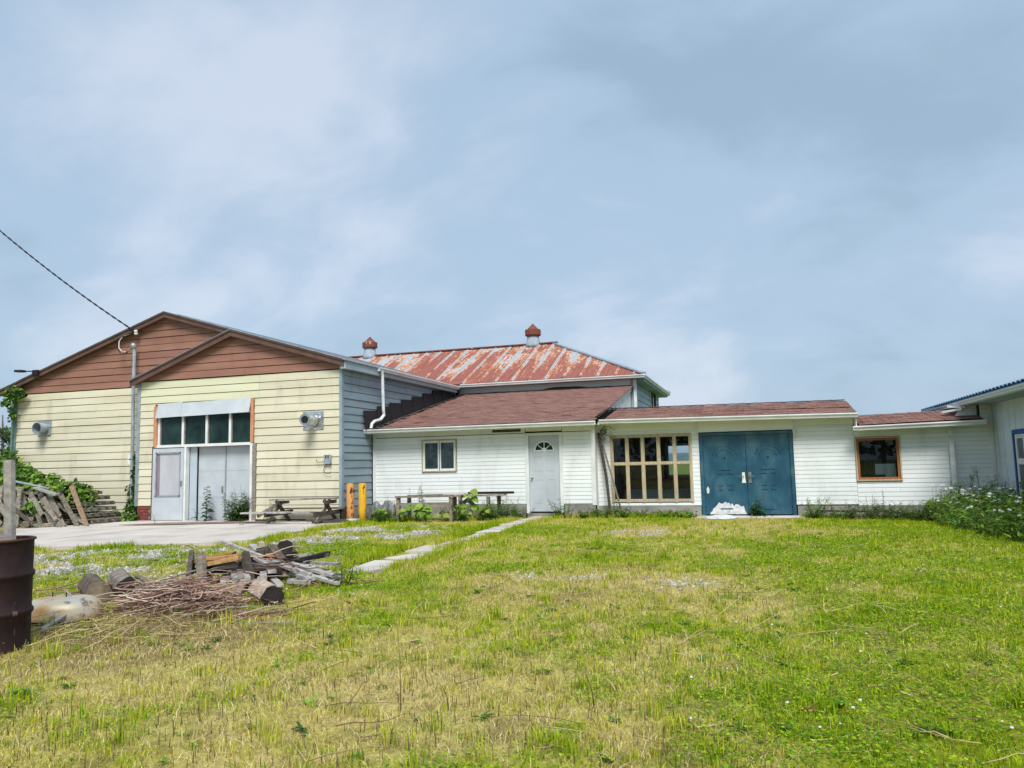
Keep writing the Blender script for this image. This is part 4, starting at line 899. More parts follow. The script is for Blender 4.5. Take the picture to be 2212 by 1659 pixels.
MB().tube([(-17.56, 18.08, 5.12), (-17.6, 18.0, 5.0), (-17.78, 17.98, 4.95), (-17.95, 18.0, 5.05), (-18.02, 18.02, 5.2)], .012, 6).build('wire', 'fascia', sm)
ins = tag(MB().lathe((-17.5, 18.16, 5.5), [(.03, 0), (.055, .02), (.055, .06), (.035, .075), (.055, .09), (.055, .13), (.03, .15)], 12, (0, -.2, 1)).build('insulator', 'trimwhite', None, True), 'small white insulator holding the overhead cable on brown gable', 'insulator')
mbx = thing('meter_box', 'tiny white meter box on conduit beside climbing vine', 'meter box', (-17.5, 18.2, 2)); MB().box(-17.6, -17.44, 18.08, 18.2, 1.66, 1.92).build('box', 'trimwhite', mbx); MB().box(-17.56, -17.48, 18.07, 18.079, 1.78, 1.81).build('slot', 'black', mbx)
cb = MB(); p0 = Vector((-17.5, 18.1, 5.6)); p1 = Vector((-27.0, 18.0, 12.5)); c0 = []; c1 = []
for i in range(140):
    t_ = i/139; q = p0.lerp(p1, t_)+Vector((0, 0, -4*t_*(1-t_)*.3)); a = i*.9; o_ = Vector((math.cos(a)*.012, math.sin(a)*.012, math.sin(a)*.012)); c0.append(q+o_); c1.append(q-o_)
cb.tube(c0, .014, 5); cb.tube(c1, .014, 5); tag(cb.build('overhead_cable', 'black'), 'twisted black overhead cable rising from gable to top left', 'cable')
fl = thing('floodlight', 'black floodlight on a short arm above the left rake', 'floodlight', (-21.5, 18.1, 4.6))
MB().beam((-22.05, 18.05, 4.66), (-21.72, 18.02, 4.64), .16, .07).build('lamp_head', 'darkmetal', fl); MB().tube([(-21.74, 18.02, 4.64), (-21.4, 18.08, 4.62)], .018, 6).build('arm', 'darkmetal', fl); MB().box(-21.42, -21.2, 18.06, 18.12, 4.5, 4.66).build('bracket', 'darkmetal', fl)

# ------------------------------------------------------------------ bollards
def bollard(x, y, m, label, r=.095, h=.98):
    b = thing('bollard', label, 'bollard', (x, y, 0), 'steel bollards at the barn corner'); n = 22; r = r*1.05; mb = MB()
    mb.lathe((x, y, .0), [(r, -.1), (r, .3), (r*1.01, .6), (r, h-.03), (r*.97, h-.01)], n, None, True, False); mb.build('pipe', m, b, True)
    MB().lathe((x, y, h-.012), [(r*.97, 0), (r*.9, .015), (r*.3, .022)], n).build('cap', m, b, True)
    return b
b1 = bollard(-10.12, 17.86, 'bollard1', 'faded orange steel bollard with chain eyes, left of the pair'); bollard(-9.8, 17.92, 'bollard2', 'chipped bright yellow steel bollard, right of the pair')
for a in (-1, 1): MB().tube([(-10.12+a*.09, 17.84, .80), (-10.12+a*.13, 17.82, .83), (-10.12+a*.165, 17.82, .80), (-10.12+a*.13, 17.82, .765), (-10.12+a*.09, 17.84, .78)], .013, 6).build('chain_eye', 'darkmetal', b1)

# ------------------------------------------------------------------ picnic table
pt = thing('picnic_table', 'broken weathered picnic table with missing planks on the concrete', 'picnic table', (-11.3, 17.1, .03))
def plank(parent, p0, p1, w, h, m='greywood', name='plank', up=(0, 0, 1)): return MB().beam(p0, p1, w, h, up, 1, .01).build(name, m, parent)
plank(pt, (-12.15, 17.3, .605), (-10.18, 17.3, .635), .14, .035, name='tabletop_plank'); plank(pt, (-12.0, 17.14, .60), (-11.1, 17.14, .62), .13, .035, 'palewood', 'tabletop_plank')
plank(pt, (-12.5, 16.62, .31), (-11.15, 16.62, .325), .2, .04, 'palewood', 'seat_plank'); plank(pt, (-11.15, 16.7, .32), (-10.6, 16.7, .33), .1, .035, 'palewood', 'seat_plank')
plank(pt, (-12.1, 17.66, .36), (-10.2, 17.66, .37), .14, .04, name='seat_plank')
for x in (-11.85, -10.45):
    plank(pt, (x, 16.75, .035), (x, 17.42, .60), .04, .10, 'greywood', 'leg'); plank(pt, (x+.045, 17.66, .035), (x+.045, 17.05, .60), .04, .10, 'darkwood', 'leg')
    plank(pt, (x+.09, 16.5, .265), (x+.09, 17.72, .28), .045, .11, 'darkwood', 'seat_beam'); plank(pt, (x+.09, 17.0, .545), (x+.09, 17.55, .55), .045, .09, 'darkwood', 'top_beam')
plank(pt, (-12.15, 16.75, .22), (-11.75, 17.25, .56), .04, .09, 'greywood', 'brace')
for i, (x, y, a, l) in enumerate(((-10.25, 17.1, .4, .9), (-12.3, 17.3, .1, .5), (-10.6, 17.55, .02, 1.2))):
    tag(MB().beam((x-l/2*math.cos(a), y-l/2*math.sin(a), .06), (x+l/2*math.cos(a), y+l/2*math.sin(a), .065), .14, .06).build('timber_offcut', 'darkwood'), ('dark timber offcut under the right end of the picnic table', 'dark timber offcut under the left end of the picnic table', 'dark timber offcut behind the picnic table by the wall')[i], 'timber')
tag(MB().box(-9.98, -9.72, 17.42, 17.62, .03, .1).build('white_block', 'trimwhite'), 'small white block on the concrete edge before the bollards', 'block')
# ------------------------------------------------------------------ tarp, benches by the lean-to
random.seed(5); tv = []; NX, NY = 26, 18
for j in range(NY+1):
    for i in range(NX+1):
        u, v = i/NX, j/NY; e = min(u, 1-u, v, 1-v); h = .42*min(1, e*4.5)**.7; r = abs(math.sin(u*9+v*5))*abs(math.sin(v*8-u*4))
        tv.append((-10.15+1.2*u+random.uniform(-.02, .02), 18.3+.85*v, .03+h*(.45+.65*r)+random.uniform(-.025, .025)))
tp = MB(); tp.add(tv, [(j*(NX+1)+i, j*(NX+1)+i+1, (j+1)*(NX+1)+i+1, (j+1)*(NX+1)+i) for j in range(NY) for i in range(NX)])
M['tarp'] = mat('grey_tarp', srgb(128, 128, 130), srgb(84, 84, 88), 3, rough=.45, rnd=0, spec=.5); tag(tp.build('tarpaulin', 'tarp'), 'crumpled grey tarpaulin heap against the white wall', 'tarp')
bn = thing('potting_bench', 'low grey wooden potting bench with plants growing through it', 'bench', (-8.05, 18.3, 0))
for x in (-8.8, -7.35):
    for y_ in (17.98, 18.62): plank(bn, (x, y_, -.02), (x, y_, .60), .085, .085, 'greywood', 'leg', (0, 1, 0))
for y_ in (17.95, 18.66): plank(bn, (-8.86, y_, .62), (-7.28, y_, .635), .09, .05, 'greywood', 'top_rail')
plank(bn, (-8.8, 17.97, .44), (-7.35, 17.97, .45), .03, .06, 'greywood', 'stretcher')
for y_ in (18.12, 18.3, 18.5): plank(bn, (-8.8, y_, .61), (-7.5+random.uniform(-.3, .1), y_, .625), .12, .025, 'darkwood', 'slat')
plank(bn, (-7.62, 18.1, .655), (-7.15, 18.35, .66), .3, .015, 'palewood', 'loose_board'); plank(bn, (-8.3, 18.2, .655), (-7.7, 18.3, .66), .2, .015, 'darkwood', 'loose_board')
b2 = thing('trestle_bench', 'plank on crossed trestle legs, right of the potting bench, dark board on top', 'bench', (-6.9, 18.9, 0))
plank(b2, (-7.85, 18.75, .60), (-6.2, 18.85, .615), .34, .035, 'greywood', 'tabletop'); plank(b2, (-7.3, 19.08, .66), (-6.05, 19.12, .66), .1, .06, 'black', 'dark_board')
plank(b2, (-7.72, 18.55, .12), (-7.05, 18.55, .55), .04, .1, 'greywood', 'leg'); plank(b2, (-6.62, 18.5, .08), (-7.1, 18.5, .52), .04, .1, 'greywood', 'leg')
plank(b2, (-6.62, 18.72, -.02), (-6.62, 18.72, .57), .08, .08, 'greywood', 'leg', (0, 1, 0)); plank(b2, (-6.42, 19.0, -.02), (-6.42, 19.0, .58), .08, .08, 'greywood', 'leg', (0, 1, 0)); plank(b2, (-7.65, 19.0, -.02), (-7.65, 19.0, .58), .08, .08, 'greywood', 'leg', (0, 1, 0))

# poles leaning at the lean-to corner
tag(MB().tube([(-3.62, 19.62, .0), (-3.72, 19.72, 1.0), (-3.9, 19.78, 2.15)], .038, 7).build('leaning_pole', 'darkwood'), 'thick brown pole leaning in the corner by the timber window', 'pole')
tag(MB().tube([(-3.3, 19.6, .0), (-3.84, 19.80, 2.0)], .024, 6).build('leaning_pole', 'greywood'), 'thin grey pole leaning in the corner by the timber window', 'pole')
rag = MB(); R = random.Random(8)
for i in range(30): a = Vector((-3.9+R.uniform(0, .3), 19.84+R.uniform(-.04, .02), 2.2+R.uniform(-.25, .15))); rag.tube([a, a+Vector((R.uniform(-.1, .15), R.uniform(-.03, .03), R.uniform(-.2, .1)))], .006, 4)
tag(rag.build('dead_vine', 'darkwood'), 'dead vine tangle stuck under the eave at the inner corner', 'vine')

# ------------------------------------------------------------------ barrel with post
bx_, by_ = -6.07, 4.84
br_ = thing('oil_drum', 'rusty dark maroon oil drum standing at the left edge', 'drum', (bx_, by_, 0)); z0 = gz(bx_, by_)-.01; r = .285
prof = [(r, .0), (r+.008, .012), (r, .03), (r, .27), (r+.012, .285), (r+.016, .30), (r+.012, .315), (r, .33), (r, .57), (r+.012, .585), (r+.016, .6), (r+.012, .615), (r, .63), (r, .87), (r+.006, .885)]
MB().lathe((bx_, by_, z0), prof, 44, None, True, False).build('body', 'barrel', br_, True)
MB().lathe((bx_, by_, z0), [(r-.006, .885), (r-.008, .3), (r-.008, .25)], 44, None, False, True).build('lining', 'barrelrim', br_, True)
rm = MB(); rm.tube([(bx_+(r+.004)*math.cos(a), by_+(r+.004)*math.sin(a), z0+.886) for a in np.linspace(0, 2*math.pi, 45)], .012, 8, cap=False); rm.build('rim', 'barrelrim', br_, True)
tag(MB().beam((-5.93, 4.90, .30), (-5.985, 4.87, 1.515), .085, .04, (0, 1, 0)).build('wooden_post', 'palewood'), 'grey weathered wooden post standing up inside the oil drum', 'post')
tag(MB().tube([(-6.12, 4.95, .3), (-6.14, 4.98, .93)], .07, 9).build('log', 'greywood'), 'short log end poking out of the oil drum', 'log')

# ------------------------------------------------------------------ fire pit scrap: logs, boards, sticks
def bark_log(p0, p1, r, m, endm, label, rough=.012, group='logs around the wood pile'):
    p0 = Vector(p0); p1 = Vector(p1); n = 18; d = (p1-p0).normalized(); a = d.orthogonal().normalized(); b = d.cross(a); R = random.Random(int(p0.x*100)); off = [R.uniform(-rough, rough) for _ in range(n)]
    t = thing('log', label, 'log', (p0.x, p0.y, max(0, p0.z-r)), group); mb = MB(); k = 6; vs = []
    for i in range(k+1):
        c = p0.lerp(p1, i/k); vs += [c+(a*math.cos(2*math.pi*j/n)+b*math.sin(2*math.pi*j/n))*(r+off[j]+R.uniform(-rough, rough)*.4) for j in range(n)]
    mb.add(vs, [(i*n+j, i*n+(j+1) % n, (i+1)*n+(j+1) % n, (i+1)*n+j) for i in range(k) for j in range(n)]); mb.build('bark', m, t)
    for c, dd, base in ((p0, -1, vs[:n]), (p1, 1, vs[-n:])):
        e = MB(); ring = [c+(Vector(v)-c)*.93+d*dd*.002 for v in base]; e.add([tuple(c+d*dd*.006)]+ring+list(base), [(0, 1+j, 1+(j+1) % n) for j in range(n)]+[(1+j, 1+n+j, 1+n+(j+1) % n, 1+(j+1) % n) for j in range(n)]); e.build('cut_end', endm, t)
    return t
M['shadewood'] = mat('pile_shade_wood', srgb(42, 37, 35), srgb(28, 25, 24), 8, rough=.9, rnd=.3)  # near-black tone puts the shaded void of the pile into the boards
M['bark'] = mat('rough_bark', srgb(112, 98, 86), srgb(62, 54, 50), 12, (1, 1, 1), rough=.95, rnd=.1, bstr=.9)
M['palebark'] = mat('pale_bark', srgb(196, 176, 158), srgb(140, 122, 108), 8, rough=.9, rnd=.05, bstr=.5)
M['cutend'] = mat('weathered_cut_end', srgb(140, 128, 106), srgb(84, 74, 62), 9, rough=.9, rnd=.05)
M['darkend'] = mat('blackened_cut_end', srgb(52, 46, 44), srgb(34, 30, 30), 9, rough=.9, rnd=.05)
bark_log((-6.70, 6.55, .115), (-7.35, 7.05, .12), .125, 'bark', 'cutend', 'short barked log with pale cut end behind the metal lid')
bark_log((-6.66, 6.88, .125), (-7.35, 7.45, .13), .12, 'greywood', 'darkend', 'smooth grey log with dark hollow end beside the barked log')
bark_log((-4.66, 6.68, .115), (-5.12, 7.1, .115), .115, 'palebark', 'darkend', 'pale barked log with black end at the brush pile right side')
bark_log((-6.86, 10.15, .20), (-7.2, 10.75, .16), .12, 'palebark', 'darkend', 'log with blackened end at the far back of the wood pile')
tag(MB().beam((-6.80, 7.02, .07), (-6.33, 7.0, .08), .14, .13, (0, 0, 1), 1, .03).build('timber', 'greywood'), 'short split grey timber behind the brush pile', 'timber')
def scrap(name, p0, p1, w, h, m, label, group=None, up=(0, 0, 1)):
    lift = .02; o = MB().beam(Vector(p0)+Vector((0, 0, lift)), Vector(p1)+Vector((0, 0, lift)), w, h, up, random.uniform(.9, 1), .012).build(name, m); return tag(o, label, 'board' if 'board' in name or 'plank' in name else 'post', group)
scrap('post', (-6.33, 7.65, .40), (-6.27, 7.62, -.02), .09, .07, 'greywood', 'upright grey post at the front of the wood pile', None, (0, 1, 0))
scrap('post', (-5.96, 7.98, .36), (-5.56, 7.6, .0), .085, .075, 'darkwood', 'leaning dark post at the middle front of the wood pile', None, (0, 1, 0))
scrap('board', (-6.33, 7.75, .26), (-5.93, 7.85, .33), .09, .05, 'freshwood', 'thick yellowish board on top of the wood pile, front edge')
scrap('board', (-6.6, 8.0, .28), (-6.1, 8.1, .33), .16, .03, 'freshwood', 'wide yellowish board lying flat across the pile top')
scrap('board', (-6.26, 7.8, .20), (-5.95, 7.88, .25), .1, .05, 'darkwood', 'dark board just beneath the thick yellowish board')
scrap('board', (-6.85, 8.15, .24), (-6.4, 8.35, .31), .22, .05, 'tan', 'brown bark slab at the back left of the pile top')
scrap('plank', (-7.24, 9.2, .37), (-5.05, 7.98, .13), .055, .035, 'palewood', 'longest pale plank slanting across the whole wood pile')
scrap('plank', (-6.6, 8.85, .27), (-5.33, 8.1, .16), .07, .03, 'palewood', 'pale plank lying just below the longest plank')
scrap('plank', (-5.75, 8.62, .17), (-4.76, 8.2, .07), .08, .035, 'palewood', 'pale plank reaching furthest right out of the pile')
scrap('plank', (-5.69, 8.5, .12), (-4.72, 8.03, .03), .07, .03, 'palewood', 'low pale plank touching the grass right of the pile')
scrap('plank', (-5.9, 9.0, .14), (-5.1, 8.7, .16), .10, .03, 'palewood', 'pale plank lying level at the pile right rear')
scrap('plank', (-6.25, 9.15, .13), (-5.9, 9.3, .20), .12, .04, 'palewood', 'short pale plank tilted up before the far log')
scrap('timber_post', (-6.42, 8.92, .27), (-6.13, 8.78, .33), .12, .10, 'bark', 'dark brown bent timber crossing the top of the pile')
scrap('timber_post', (-6.17, 8.8, .34), (-5.74, 8.48, .17), .11, .10, 'bark', 'dark brown timber sloping down right of the bent one')
scrap('timber_post', (-6.06, 8.62, .26), (-5.56, 8.2, .08), .12, .07, 'tan', 'reddish split timber under the longest plank')
scrap('board', (-6.7, 7.9, .0), (-6.87, 8.15, .28), .06, .30, 'darkwood', 'dark wide board leaning at the left end of the pile')
E1 = [((-5.66, 7.42, .14), (-6.13, 8.0, .12)), ((-5.58, 7.42, .16), (-6.2, 8.2, .14)), ((-5.50, 7.42, .155), (-6.13, 8.2, .14)), ((-5.42, 7.6, .14), (-6.0, 8.4, .11)), ((-5.5, 7.88, .17), (-6.08, 8.6, .11)), ((-5.2, 7.6, .06), (-5.66, 8.1, .07)), ((-5.43, 7.5, .05), (-5.74, 8.0, .08)), ((-5.25, 7.85, .07), (-4.95, 7.8, .07)), ((-5.25, 8.05, .11), (-5.0, 7.88, .10)), ((-5.41, 7.12, .04), (-5.56, 7.45, .14)), ((-6.05, 8.7, .2), (-6.41, 9.0, .22)), ((-6.11, 8.4, .26), (-5.76, 8.2, .19)), ((-5.9, 7.75, .05), (-6.3, 8.3, .07)), ((-6.1, 7.8, .05), (-6.5, 8.4, .07)), ((-5.35, 8.0, .05), (-5.0, 8.35, .06)), ((-5.6, 8.2, .09), (-5.1, 8.55, .08)), ((-7.05, 9.6, .28), (-6.65, 9.2, .24)), ((-6.96, 9.7, .31), (-6.8, 9.5, .2))]
for i, (a, b) in enumerate(E1):
    scrap('board', a, b, random.uniform(.06, .1), random.uniform(.03, .05), random.choice(['palewood', 'palewood', 'greywood']), ('short grey offcut board jumbled in the wood pile'), 'short offcut boards in the wood pile')
for i in range(46):   # dark core boards: the heap's black void put into their colour
    x = random.uniform(-6.75, -5.6); y_ = random.uniform(8.05, 9.2); a = random.uniform(0, math.pi); l = random.uniform(.3, .6); z = random.uniform(.03, .24)
    scrap('board', (x-l/2*math.cos(a), y_-l/2*math.sin(a), z), (x+l/2*math.cos(a), y_+l/2*math.sin(a), z+random.uniform(-.05, .08)), random.uniform(.06, .12), random.uniform(.03, .06), random.choice(['shadewood', 'shadewood', 'shadewood', 'darkwood', 'bark']), 'dark board buried inside the wood pile, toned like its shaded void', 'dark boards inside the wood pile')
def stick(pts, r0, r1, m, label, group=None, name='branch'): return tag(MB().tube(pts, r0, 6, r1).build(name, m, None, True), label, 'branch', group)
stick([(-6.65, 7.0, .24), (-6.58, 6.98, .23), (-6.42, 6.9, .2), (-6.3, 6.8, .13), (-5.88, 6.55, .04)], .026, .018, 'greywood', 'forked grey branch lying over the left side of the brush')
stick([(-7.0, 7.25, .07), (-6.69, 7.3, .13), (-6.5, 7.8, .2)], .014, .011, 'palewood', 'white thin branch leaning on the left end of the pile')
tag(MB().beam((-6.07, 5.33, .03), (-6.30, 5.78, .07), .05, .02).build('plank', 'palewood'), 'short white lath lying in front of the metal lid', 'board')
# brush
bm = MB(); R = random.Random(12)
def twig(mb, c, a, L, z, r, cols, bend=.12, n=5):
    pts = []; x, y_, aa = c[0]-math.cos(a)*L/2, c[1]-math.sin(a)*L/2, a; zz = z; dz = R.uniform(-.05, .06)
    for i in range(n+1):
        pts.append((x, y_, max(.008, zz))); x += math.cos(aa)*L/n; y_ += math.sin(aa)*L/n; aa += R.gauss(0, bend*1.6); zz += dz*L/n*4*math.sin(math.pi*i/n+.6)+R.gauss(0, .012)
    mb.tube(pts, r, 5, r*.45, True, R.choice(cols))
BC = [L3(144, 104, 94), L3(120, 82, 74), L3(166, 138, 120), L3(188, 164, 142), L3(100, 70, 60), L3(140, 114, 94), L3(84, 66, 56), L3(150, 138, 124)]
for i in range(430):
    u = R.gauss(0, .40); v = R.gauss(0, .22); c = (-5.47+u*.98-v*.3, 6.5+u*-.1+v); h = max(.01, .30*math.exp(-(u/.5)**2-(v/.26)**2)*R.uniform(.1, 1.1)); twig(bm, c, R.gauss(-.15, .55)+(math.pi/2 if R.random() < .2 else 0), R.uniform(.3, .95), h, R.uniform(.0035, .0085), BC)
for i in range(70): u = R.uniform(-.7, .6); twig(bm, (-5.5+u, 6.55+R.uniform(-.3, .25)), R.gauss(-.2, .8), R.uniform(.4, 1.0), R.uniform(.10, .26), R.uniform(.005, .009), [L3(206, 184, 164), L3(182, 150, 134), L3(160, 120, 108)], .2, 7)
for i in range(30): u = R.uniform(-.6, .6); twig(bm, (-5.4+u, 6.4+R.uniform(-.2, .1)), R.gauss(-1.2, .4), R.uniform(.25, .5), R.uniform(.05, .16), R.uniform(.005, .009), [L3(200, 176, 156), L3(176, 140, 126)])
for i in range(130):
    a = R.uniform(0, 6.28); q = R.uniform(.5, 1.5); twig(bm, (-5.9+1.25*q*math.cos(a), 7.3+1.1*q*math.sin(a)), R.uniform(0, 3.14), R.uniform(.2, .7), R.uniform(.01, .08), R.uniform(.004, .012), BC, .22, 5)
for i in range(22): twig(bm, (R.uniform(-6.8, -5.2), R.uniform(7.6, 8.8)), R.uniform(0, 3.14), R.uniform(.3, .8), R.uniform(.2, .42), R.uniform(.004, .010), BC, .25, 5)
t = NT('twig_bark'); at = t.n('ShaderNodeAttribute', attribute_name='Col').outputs['Color']; t.bsdf(t.mix(1, at, t.ramp(t.noise(t.pos(), 40), [(.3, .8), (.7, 1.15)]), 'MULTIPLY'), .85, 0, None); M['twig'] = t.m
o = bm.build('brush_pile', 'twig', None, True); o['kind'] = 'stuff'; tag(o, 'low heap of reddish brush twigs in front of the wood pile', 'brush')
# scattered dry stalks
sm_ = MB()
SC = [L3(200, 182, 140), L3(176, 156, 112), L3(150, 128, 92), L3(120, 98, 74)]
for i in range(420):
    if i < 190: c = (R.gauss(-5.5, .55), R.gauss(5.45, .35))
    elif i < 330: c = (R.uniform(-3.2, 1.2), R.uniform(3.2, 9))
    else: c = (R.uniform(-4, 3), R.uniform(5, 18.5))
    twig(sm_, c, R.uniform(0, 3.14), R.uniform(.12, .55), gz(*c)+R.uniform(.015, .06), R.uniform(.002, .0045), SC, .06, 4)
o = sm_.build('dry_stalks', 'twig', None, True); o['kind'] = 'stuff'; tag(o, 'dry straw-coloured stalks scattered over the grass', 'stalks')
# metal lid
ld = thing('metal_lid', 'oval stained metal tub lid with wire handles lying by the drum', 'lid', (-6.35, 5.95, 0)); lv = []; n = 40; pr = [(.34, .0), (.345, .02), (.335, .05), (.325, .10), (.30, .145), (.25, .175), (.17, .19), (.16, .187), (.06, .192)]
for r_, h in pr: lv += [(-6.50+r_*1.08*math.cos(2*math.pi*j/n)*1.0, 5.93+r_*.88*math.sin(2*math.pi*j/n), .01+h) for j in range(n)]
mb = MB(Matrix.Translation((-6.50, 5.93, 0)) @ Matrix.Rotation(.3, 4, 'Z') @ Matrix.Translation((6.50, -5.93, 0))); k = len(pr); mb.add(lv, [(i*n+j, i*n+(j+1) % n, (i+1)*n+(j+1) % n, (i+1)*n+j) for i in range(k-1) for j in range(n)]+[tuple((k-1)*n+j for j in range(n))])
t = NT('stained_tin'); a = t.noise(t.pos((1, 1, 1)), 3.2, 5); b = t.noise(t.pos(), 5, 6, .65)
cc = t.ramp(a, [(.36, srgb(176, 174, 168)), (.5, srgb(182, 170, 144)), (.62, srgb(176, 136, 88)), (.76, srgb(128, 116, 106))]); cc = t.mix(t.ramp(b, [(.56, 0.), (.63, .8)]), cc, srgb(84, 62, 50)); t.bsdf(cc, .5, .25, b, .2, .01, .4); M['tin'] = t.m
mb.build('shell', 'tin', ld, True)
for dx in (-.07, .1): MB().tube([(-6.56+dx, 5.92, .195), (-6.56+dx, 5.92, .235), (-6.56+dx+.012, 5.91, .24)], .006, 6).build('bolt', 'darkmetal', ld)
MB().tube([(-6.61, 5.93, .205), (-6.60, 5.94, .24), (-6.50, 5.96, .245), (-6.44, 5.96, .21)], .006, 6).build('wire_handle', 'steel', ld)

# ------------------------------------------------------------------ pallets at the left
M['palletwood'] = mat('pallet_wood', srgb(142, 136, 122), srgb(88, 82, 72), 5, (2, 2, 4), rough=.9, rnd=.2, bstr=.4)
def leaning_pallet(x, label, n, lean_x, y0, z1, w=.1, xs=.30, skew=0):
    p = thing('pallet', label, 'pallet', (x, y0, 0), 'old pallets stacked at the barn left end')
    for i in range(n):
        xb = x+i*xs; MB().beam((xb, y0+random.uniform(-.02, .02), .02), (xb+lean_x+skew*i, y0+.5, z1+random.uniform(-.06, .04)), w, .025, (0, -1, .5)).build('slat', 'palletwood', p)
    for f in (.06, .5, .92): MB().beam((x+lean_x*f-.06, y0+.5*f+.06, z1*f), (x+lean_x*f+(n-1)*xs+skew*n*f+.06, y0+.5*f+.06, z1*f), .09, .04, (0, -1, .5)).build('stringer', 'palletwood', p)
leaning_pallet(-18.42, 'grey pallet leaning steeply toward the apron, nearest the vine', 4, -1.0, 15.7, .98, .125, .37, -.05)
leaning_pallet(-19.75, 'pale pallet leaning behind the oil drum post', 4, -.5, 15.5, 1.12, .125, .34, 0)
leaning_pallet(-20.9, 'dark pallet at the frame edge, leaning behind the pale one', 4, -.7, 15.8, 1.1, .12, .3, 0)
for k in range(6):
    p = thing('pallet', ('lowest', 'second lowest', 'third', 'fourth', 'fifth', 'topmost')[k]+' pallet of the flat stack under the vine', 'pallet', (-17.5, 16.6, k*.14), 'old pallets stacked at the barn left end')
    x0 = -18.9-k*.12+random.uniform(-.1, .1); x1 = x0+1.75-k*.02; z = .05+k*.15; rt = -.03*k
    for j in range(5): MB().beam((x0, 16.5+j*.26+random.uniform(-.02, .02), z+.11), (x1, 16.5+j*.26+rt, z+.11), .1, .022).build('slat', 'palletwood', p)
    for j in range(3): MB().beam((x0+.08+j*(x1-x0-.16)/2, 16.45, z+.055), (x0+.08+j*(x1-x0-.16)/2, 17.6, z+.055), .04, .085).build('stringer', 'palletwood', p)
tag(MB().beam((-16.75, 15.9, .03), (-17.75, 16.3, 1.08), .12, .04, (0, -1, .3)).build('leaning_board', mat('brown_board', srgb(156, 130, 106), srgb(118, 96, 78), 5, (2, 2, 4), rnd=0)), 'brown board leaning on the right side of the pallet stack', 'board')
tag(MB().tube([(-19.7, 16.0, 1.28), (-18.3, 16.1, 1.02)], .03, 7).build('white_pipe', 'galv'), 'pale pipe lying along the top of the pallets', 'pipe')
tag(MB().beam((-18.6, 15.95, 1.05), (-17.85, 15.95, .85), .14, .05).build('loose_board', 'palewood'), 'pale board sloping over the top of the leaning pallet', 'board')
bark_log((-18.35, 15.45, .09), (-18.65, 15.75, .09), .09, 'palebark', 'cutend', 'short log under the leaning pallet', group='logs by the pallets')
bark_log((-17.75, 15.5, .07), (-17.85, 15.9, .07), .07, 'palebark', 'cutend', 'small pale log end poking out under the leaning pallet slats', group='logs by the pallets')
for i in range(26):
    x = random.uniform(-20.6, -17.6); y_ = random.uniform(15.55, 16.2); l = random.uniform(.8, 1.6); sl = random.uniform(.35, .8); zc = random.uniform(.25, .6)
    dx = l/2*math.cos(sl); dz_ = l/2*math.sin(sl); zc = max(zc, dz_+.03)
    tag(MB().beam((x-dx, y_+.22, zc+dz_), (x+dx, y_-.1, zc-dz_), random.uniform(.08, .13), .025, (0, -1, .4), 1, .02).build('loose_board', random.choice(['palletwood', 'palletwood', 'darkwood', 'greywood'])), 'weathered grey board slanting in the heap over the pallets', 'board', 'loose boards heaped on the pallets')
# debris in front of the low wing
tag(MB().beam((1.35, 19.45, .14), (3.0, 19.3, .12), .14, .035).build('plank', 'darkwood'), 'dark plank lying against the foundation of the low wing', 'board')
tag(MB().beam((2.6, 19.15, .05), (3.6, 18.9, .05), .16, .035).build('plank', 'greywood'), 'grey plank half buried in weeds before the low wing', 'board')
ch = MB(); R2 = random.Random(6); cr_ = [(-.85, 19.2, .075)]; N_ = 22
for k, (f, h) in enumerate(((.35, .062), (.7, .035), (1, .004))):
    cr_ += [(-.85+.42*f*math.cos(a)*R2.uniform(.82, 1.12), 19.15+.55*f*math.sin(a)*R2.uniform(.82, 1.12), h+R2.uniform(0, .01)) for a in np.linspace(0, 2*math.pi, N_+1)[:-1]]
ch.add(cr_, [(0, 1+j, 1+(j+1) % N_) for j in range(N_)]+[(1+q*N_+j, 1+(q+1)*N_+j, 1+(q+1)*N_+(j+1) % N_, 1+q*N_+(j+1) % N_) for q in range(2) for j in range(N_)])
tag(ch.build('lime_spill', 'flake', None, True), 'low heap of white flakes on the ground below the blue doors', 'spill')
MBs = MB(); MBs.prism([(-1.5, 19.0, -.05), (1.0, 19.05, -.05), (.98, 19.86, -.05), (-1.45, 19.86, -.05)], (0, 0, .055)); struct(MBs.build('door_step', 'concrete'))
tag(MB().beam((.17, 4.55, .015), (.23, 4.59, .02), .05, .04).build('brick', 'redbrick'), 'broken red brick half sunk in the lawn', 'brick')

